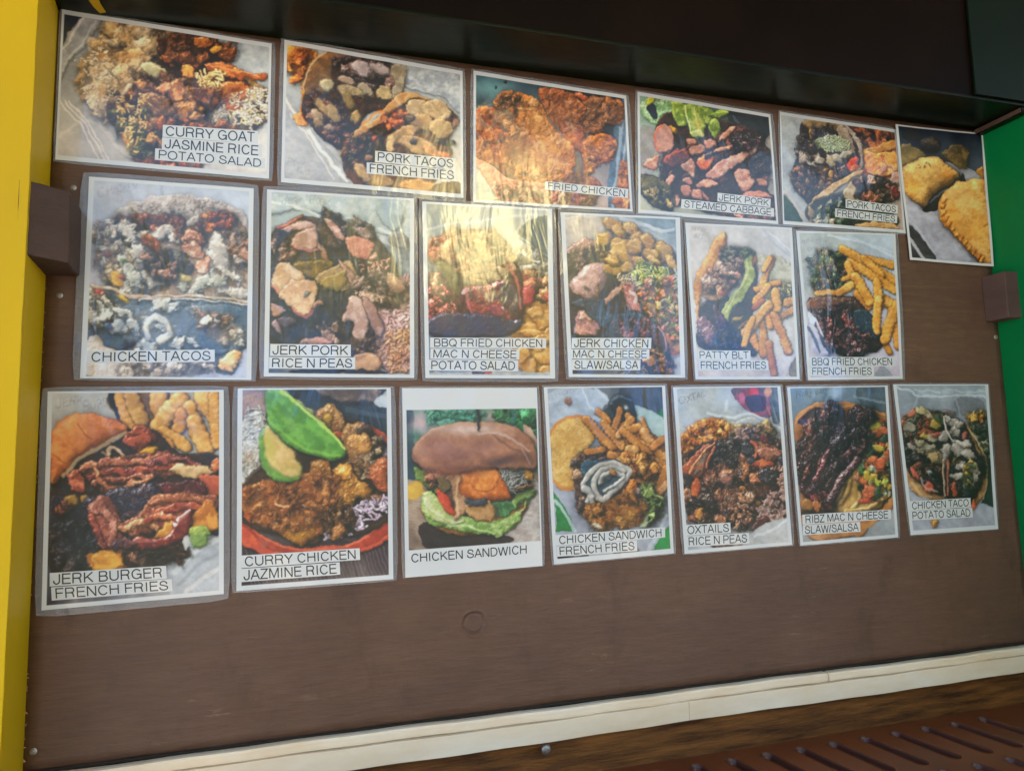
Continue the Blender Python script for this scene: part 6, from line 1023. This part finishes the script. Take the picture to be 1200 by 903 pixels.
def print_material(name, px):
    H, W = px.shape[:2]; im = bpy.data.images.new(name, W, H, alpha=False, float_buffer=True); im.colorspace_settings.name = 'Non-Color'
    a = np.ones((H, W, 4), np.float32); a[..., :3] = px[::-1]; im.pixels.foreach_set(a.ravel()); im.update(); im.pack()
    m = bpy.data.materials.new(name); m.use_nodes = True; N = m.node_tree.nodes; Lk = m.node_tree.links; B = N['Principled BSDF']; B.inputs['Roughness'].default_value = .55; B.inputs['Specular IOR Level'].default_value = .45; laminate(m) if not name.endswith('baked_patties') else None
    t = N.new('ShaderNodeTexImage'); t.image = im; t.interpolation = 'Cubic'; t.extension = 'EXTEND'; Lk.new(t.outputs[0], B.inputs['Base Color']); return m
def wave(x, z, s): return .0005 * math.sin(x * 27 + s * 1.7) * math.sin(z * 21 + s) + .0003 * math.sin(x * 61 + z * 33 + s * 2.3)
def stroke_text(txt, quad, seed, base):                       # quad: corner points TL TR BR BL on the board; returns ribbon mesh
    tot = 0; gl = []
    for ch in txt:
        wd = .40 if ch == ' ' else GLYPHS[ch][0]; gl.append((ch, tot)); tot += wd + (.0 if ch == ' ' else .07)
    a, b_, c, d = quad; Wd = ((b_ - a).length + (c - d).length) / 2; Ht = ((a - d).length + (b_ - c).length) / 2
    mx = .028; v0, v1 = .15, .86; V, F = [], []; k = 0
    def P(u, v):
        s_ = mx + (1 - 2 * mx) * u / tot; t_ = v0 + (v1 - v0) * v; top = a.lerp(b_, s_); bot = d.lerp(c, s_); return bot.lerp(top, t_)
    for ch, x0 in gl:
        if ch == ' ': continue
        for stx in GLYPHS[ch][1]:
            pt = [P(x0 + u, v) for u, v in stx]; n = len(pt); hw = Ht * .050; base_i = len(V); dy = base + k * 1.2e-5; k = (k + 1) % 3
            closed = (pt[0] - pt[-1]).length < 1e-6
            for i, p in enumerate(pt):
                a0 = pt[i - 1] if i else (pt[-2] if closed else p); a1 = pt[i + 1] if i < n - 1 else (pt[1] if closed else p)
                d0 = (p - a0); d1 = (a1 - p); d0 = d0.normalized() if d0.length > 1e-9 else d1.normalized(); d1 = d1.normalized() if d1.length > 1e-9 else d0
                tt = (d0 + d1); tt = tt.normalized() if tt.length > .2 else d1; ml = min(1 / max(tt.dot(d1), .35), 2.2)
                nn_ = Vector((-tt.z, 0, tt.x)); e = Vector((0, 0, 0))
                if i == 0 and not closed: e = -d1 * hw * .4
                if i == n - 1 and not closed: e = d0 * hw * .4
                for sg in (1, -1): q_ = p + nn_ * hw * ml * sg + e; V.append((q_.x, -(dy + wave(q_.x, q_.z, seed)), q_.z))
            for i in range(n - 1): j = base_i + 2 * i; F.append((j, j + 1, j + 3, j + 2))
    return V, F
def grid(quad, nu, nv, y, seed, uv=False, curl=None):
    a, b_, c, d = quad; V, F, U = [], [], []
    for j in range(nv + 1):
        for i in range(nu + 1):
            u, v = i / nu, j / nv; p = a.lerp(b_, u).lerp(d.lerp(c, u), v); cu = curl(u, v) if curl else 0
            V.append((p.x, -(y + wave(p.x, p.z, seed) + cu), p.z)); U.append((u, 1 - v))
    for j in range(nv):
        for i in range(nu): k = j * (nu + 1) + i; F.append((k, k + nu + 1, k + nu + 2, k + 1))
    return V, F, U
G_ = 'laminated food photos on the brown menu board'
#      picture, crop origin and scale in the photograph, paper corners there, layer, film margins (mm l,t,r,b), label, captions with their corners
SHEETS = [
 ('curry_goat', 60, 0, .2437, "52,45 1060,210 1047,860 20,768", .0008, (3, 3, 6, 4), 'photo captioned CURRY GOAT JASMINE RICE POTATO SALAD, top left of the board', [("CURRY GOAT", "537,600 995,632 994,694 535,658"), ("JASMINE RICE", "533,660 1014,697 1012,757 531,718"), ("POTATO SALAD", "500,713 1030,763 1028,812 498,768")]),
 ('pork_tacos', 320, 40, .2216, "60,30 1002,197 1007,867 42,782", .0012, (6, 5, 5, 7), 'photo captioned PORK TACOS FRENCH FRIES right of the curry goat photo', [("PORK TACOS", "540,618 968,658 968,716 538,678"), ("FRENCH FRIES", "495,679 972,718 972,778 495,738")]),
 ('fried_chicken', 545, 75, .1994, "50,40 947,187 985,868 48,812", .0008, (5, 4, 6, 4), 'photo of crisp battered pieces captioned FRIED CHICKEN in the top row', [("FRIED CHICKEN", "472,690 960,735 957,790 470,738")]),
 ('jerk_pork_cabbage', 740, 100, .1883, "38,40 865,180 915,865 42,795", .0012, (5, 4, 7, 6), 'photo captioned JERK PORK STEAMED CABBAGE with green leaves at its top', [("JERK PORK", "537,668 866,708 864,760 535,722"), ("STEAMED CABBAGE", "312,708 887,766 887,818 308,765")]),
 ('pork_tacos_angled', 905, 120, .1772, "47,62 820,180 885,865 72,805", .0008, (4, 4, 4, 4), 'photo captioned PORK TACOS FRENCH FRIES tucked under the pastry photo', [("PORK TACOS", "485,640 830,682 830,735 485,698"), ("FRENCH FRIES", "415,702 828,747 826,798 413,758")]),
 ('baked_patties', 1040, 130, .2216, "38,73 495,125 553,825 118,787", .0034, (1, 1, 1, 1), 'uncaptioned photo of golden baked pastries at the top right corner', []),
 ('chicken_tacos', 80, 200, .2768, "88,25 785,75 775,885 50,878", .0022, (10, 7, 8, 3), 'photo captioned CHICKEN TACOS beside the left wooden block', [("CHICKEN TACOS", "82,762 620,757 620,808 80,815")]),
 ('jerk_pork_rice', 300, 215, .2603, "50,27 712,68 712,875 35,868", .0018, (7, 6, 6, 4), 'photo captioned JERK PORK RICE N PEAS in the middle row', [("JERK PORK", "65,722 427,725 427,778 63,776"), ("RICE N PEAS", "60,781 447,783 447,835 58,833")]),
 ('bbq_chicken_mac', 488, 228, .2482, "27,32 640,68 655,868 42,865", .0022, (6, 5, 7, 6), 'photo captioned BBQ FRIED CHICKEN MAC N CHEESE POTATO SALAD under the fried chicken', [("BBQ FRIED CHICKEN", "65,675 613,677 613,725 65,723"), ("MAC N CHEESE", "67,727 487,730 485,778 65,775"), ("POTATO SALAD", "56,779 480,782 480,834 56,830")]),
 ('jerk_chicken_mac', 648, 238, .2346, "38,45 635,72 660,872 78,868", .0018, (6, 5, 6, 5), 'photo captioned JERK CHICKEN MAC N CHEESE SLAW/SALSA in the middle row', [("JERK CHICKEN", "94,673 492,673 490,727 93,725"), ("MAC N CHEESE", "86,729 482,730 482,778 86,777"), ("SLAW/SALSA", "95,781 438,782 436,834 95,833")]),
 ('patty_blt', 798, 252, .2192, "22,40 593,68 635,878 78,878", .0022, (4, 5, 7, 4), 'photo captioned PATTY BLT FRENCH FRIES with a long green avocado slice', [("PATTY BLT", "88,722 370,724 372,774 90,772"), ("FRENCH FRIES", "92,776 465,777 467,828 94,828")]),
 ('bbq_chicken_fries', 928, 262, .2083, "25,40 583,57 625,872 92,880", .0018, (5, 5, 7, 3), 'photo captioned BBQ FRIED CHICKEN FRENCH FRIES at the right end of the middle row', [("BBQ FRIED CHICKEN", "97,750 578,750 580,801 99,802"), ("FRENCH FRIES", "103,805 460,804 462,856 103,856")]),
 ('jerk_burger', 40, 450, .3044, "52,28 730,22 730,807 28,870", .0014, (8, 6, 8, 9), 'photo captioned JERK BURGER FRENCH FRIES at the bottom left', [("JERK BURGER", "60,726 508,698 511,747 60,778"), ("FRENCH FRIES", "65,781 530,749 533,795 68,832")]),
 ('curry_chicken', 268, 445, .2825, "37,35 673,32 683,825 32,875", .0012, (7, 3, 7, 3), 'photo captioned CURRY CHICKEN JAZMINE RICE with two green avocado wedges', [("CURRY CHICKEN", "50,728 543,697 545,745 52,780"), ("JAZMINE RICE", "50,783 460,755 463,806 50,838")]),
 ('chicken_sandwich', 462, 445, .2601, "35,37 643,35 668,837 50,890", .0014, (5, 3, 5, 1), 'photo with wide white borders captioned only CHICKEN SANDWICH', [("CHICKEN SANDWICH", "58,779 615,736 616,786 60,829")]),
 ('sandwich_and_fries', 634, 445, .2435, "13,35 597,27 640,833 62,887", .0012, (4, 4, 5, 2), 'photo captioned CHICKEN SANDWICH FRENCH FRIES on a green table', [("CHICKEN SANDWICH", "70,746 597,708 598,757 72,797"), ("FRENCH FRIES", "75,800 460,770 463,822 78,850")]),
 ('oxtails', 784, 445, .2327, "20,37 562,30 620,830 78,875", .0014, (5, 4, 6, 2), 'photo captioned OXTAILS RICE N PEAS in the bottom row', [("OXTAILS", "85,729 307,717 310,769 85,783"), ("RICE N PEAS", "86,787 402,769 404,822 88,840")]),
 ('ribs_and_slaw', 918, 445, .2215, "18,38 550,30 608,832 90,875", .0012, (4, 4, 6, 2), 'photo captioned RIBZ MAC N CHEESE SLAW/SALSA showing dark glazed ribs', [("RIBZ MAC N CHEESE", "100,712 568,685 570,735 102,765"), ("SLAW/SALSA", "102,767 405,750 408,802 104,820")]),
 ('taco_potato_salad', 1042, 440, .2158, "22,48 537,47 592,832 117,865", .0014, (4, 3, 4, 2), 'photo captioned CHICKEN TACO POTATO SALAD at the bottom right', [("CHICKEN TACO", "112,681 441,663 444,713 114,732"), ("POTATO SALAD", "113,735 450,716 455,768 116,785")]),
]
SUBDIV = (14, 18)
for si, (key, ox, oy, k_, corners, lay, mg, label, caps) in enumerate(SHEETS):
    lay += .0009
    def W_(p): return onY(ox + p[0] * k_, oy + p[1] * k_, -lay)
    quad = [W_(p) for p in pts(corners)]; root = sum(quad, Vector((0, 0, 0))) / 4
    T = thing('menu_photo', label, 'food photo', (root.x, 0, root.z), G_)
    curl = None
    if key == 'baked_patties': curl = lambda u, v: .004 * u * u + .0015 * (1 - v)
    V, F, U = grid(quad, *SUBDIV, lay, si, curl=curl); me = mesh('paper_print', V, F); uvl = me.uv_layers.new(name='UVMap')
    for l in me.loops: uvl.data[l.index].uv = U[l.vertex_index]
    for p in me.polygons: p.use_smooth = True
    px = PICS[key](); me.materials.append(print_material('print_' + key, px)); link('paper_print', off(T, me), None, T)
    a, b_, c, d = quad; ex = (b_ - a).normalized(); ez = (a - d).normalized(); l, t, r, bt = [v / 1000 for v in mg]
    fq = [a - ex * l + ez * t, b_ + ex * r + ez * t, c + ex * r - ez * bt, d - ex * l - ez * bt]
    if key != 'baked_patties':
        V, F = [], []; nb = 10                                    # the clear border of the pouch, following the waves, with rounded corners
        for i in range(4):
            for j in range(nb):
                u = j / nb; po = fq[i].lerp(fq[(i + 1) % 4], u); pi = quad[i].lerp(quad[(i + 1) % 4], u)
                if j == 0: po = po.lerp(pi, .28)
                for p, dy in ((po, -.0001), (pi, .00008)): V.append((p.x, -(lay + dy + wave(p.x, p.z, si)), p.z))
        n = 4 * nb
        for i in range(n): k = 2 * i; k2 = 2 * ((i + 1) % n); F.append((k, k + 1, k2 + 1, k2))
        link('laminate_border', off(T, mesh('laminate_border', V, F)), m_seal, T)
    for ci, (txt, q_) in enumerate(caps):
        cq = [W_(p) for p in pts(q_)]
        if key == 'chicken_sandwich': par = T
        else:
            V, F, U = grid(cq, 16, 2, lay + .00022 + .00006 * ci, si); n = len(V); V2 = V + [(x, y + .00018, z) for x, y, z in V]
            rim = list(range(17)) + [17 * 1 + 16, 17 * 2 + 16] + list(range(17 * 2 + 15, 17 * 2 - 1, -1)) + [17]
            F2 = F + [(rim[i], rim[(i + 1) % len(rim)], n + rim[(i + 1) % len(rim)], n + rim[i]) for i in range(len(rim))]
            par = link('caption_strip', off(T, mesh('caption_strip', V2, F2)), m_label, T)
        V, F = stroke_text(txt, cq, si, lay + .00032 + .00006 * ci); link('caption_text', off(T, mesh('caption_text', V, F)), m_ink, par)
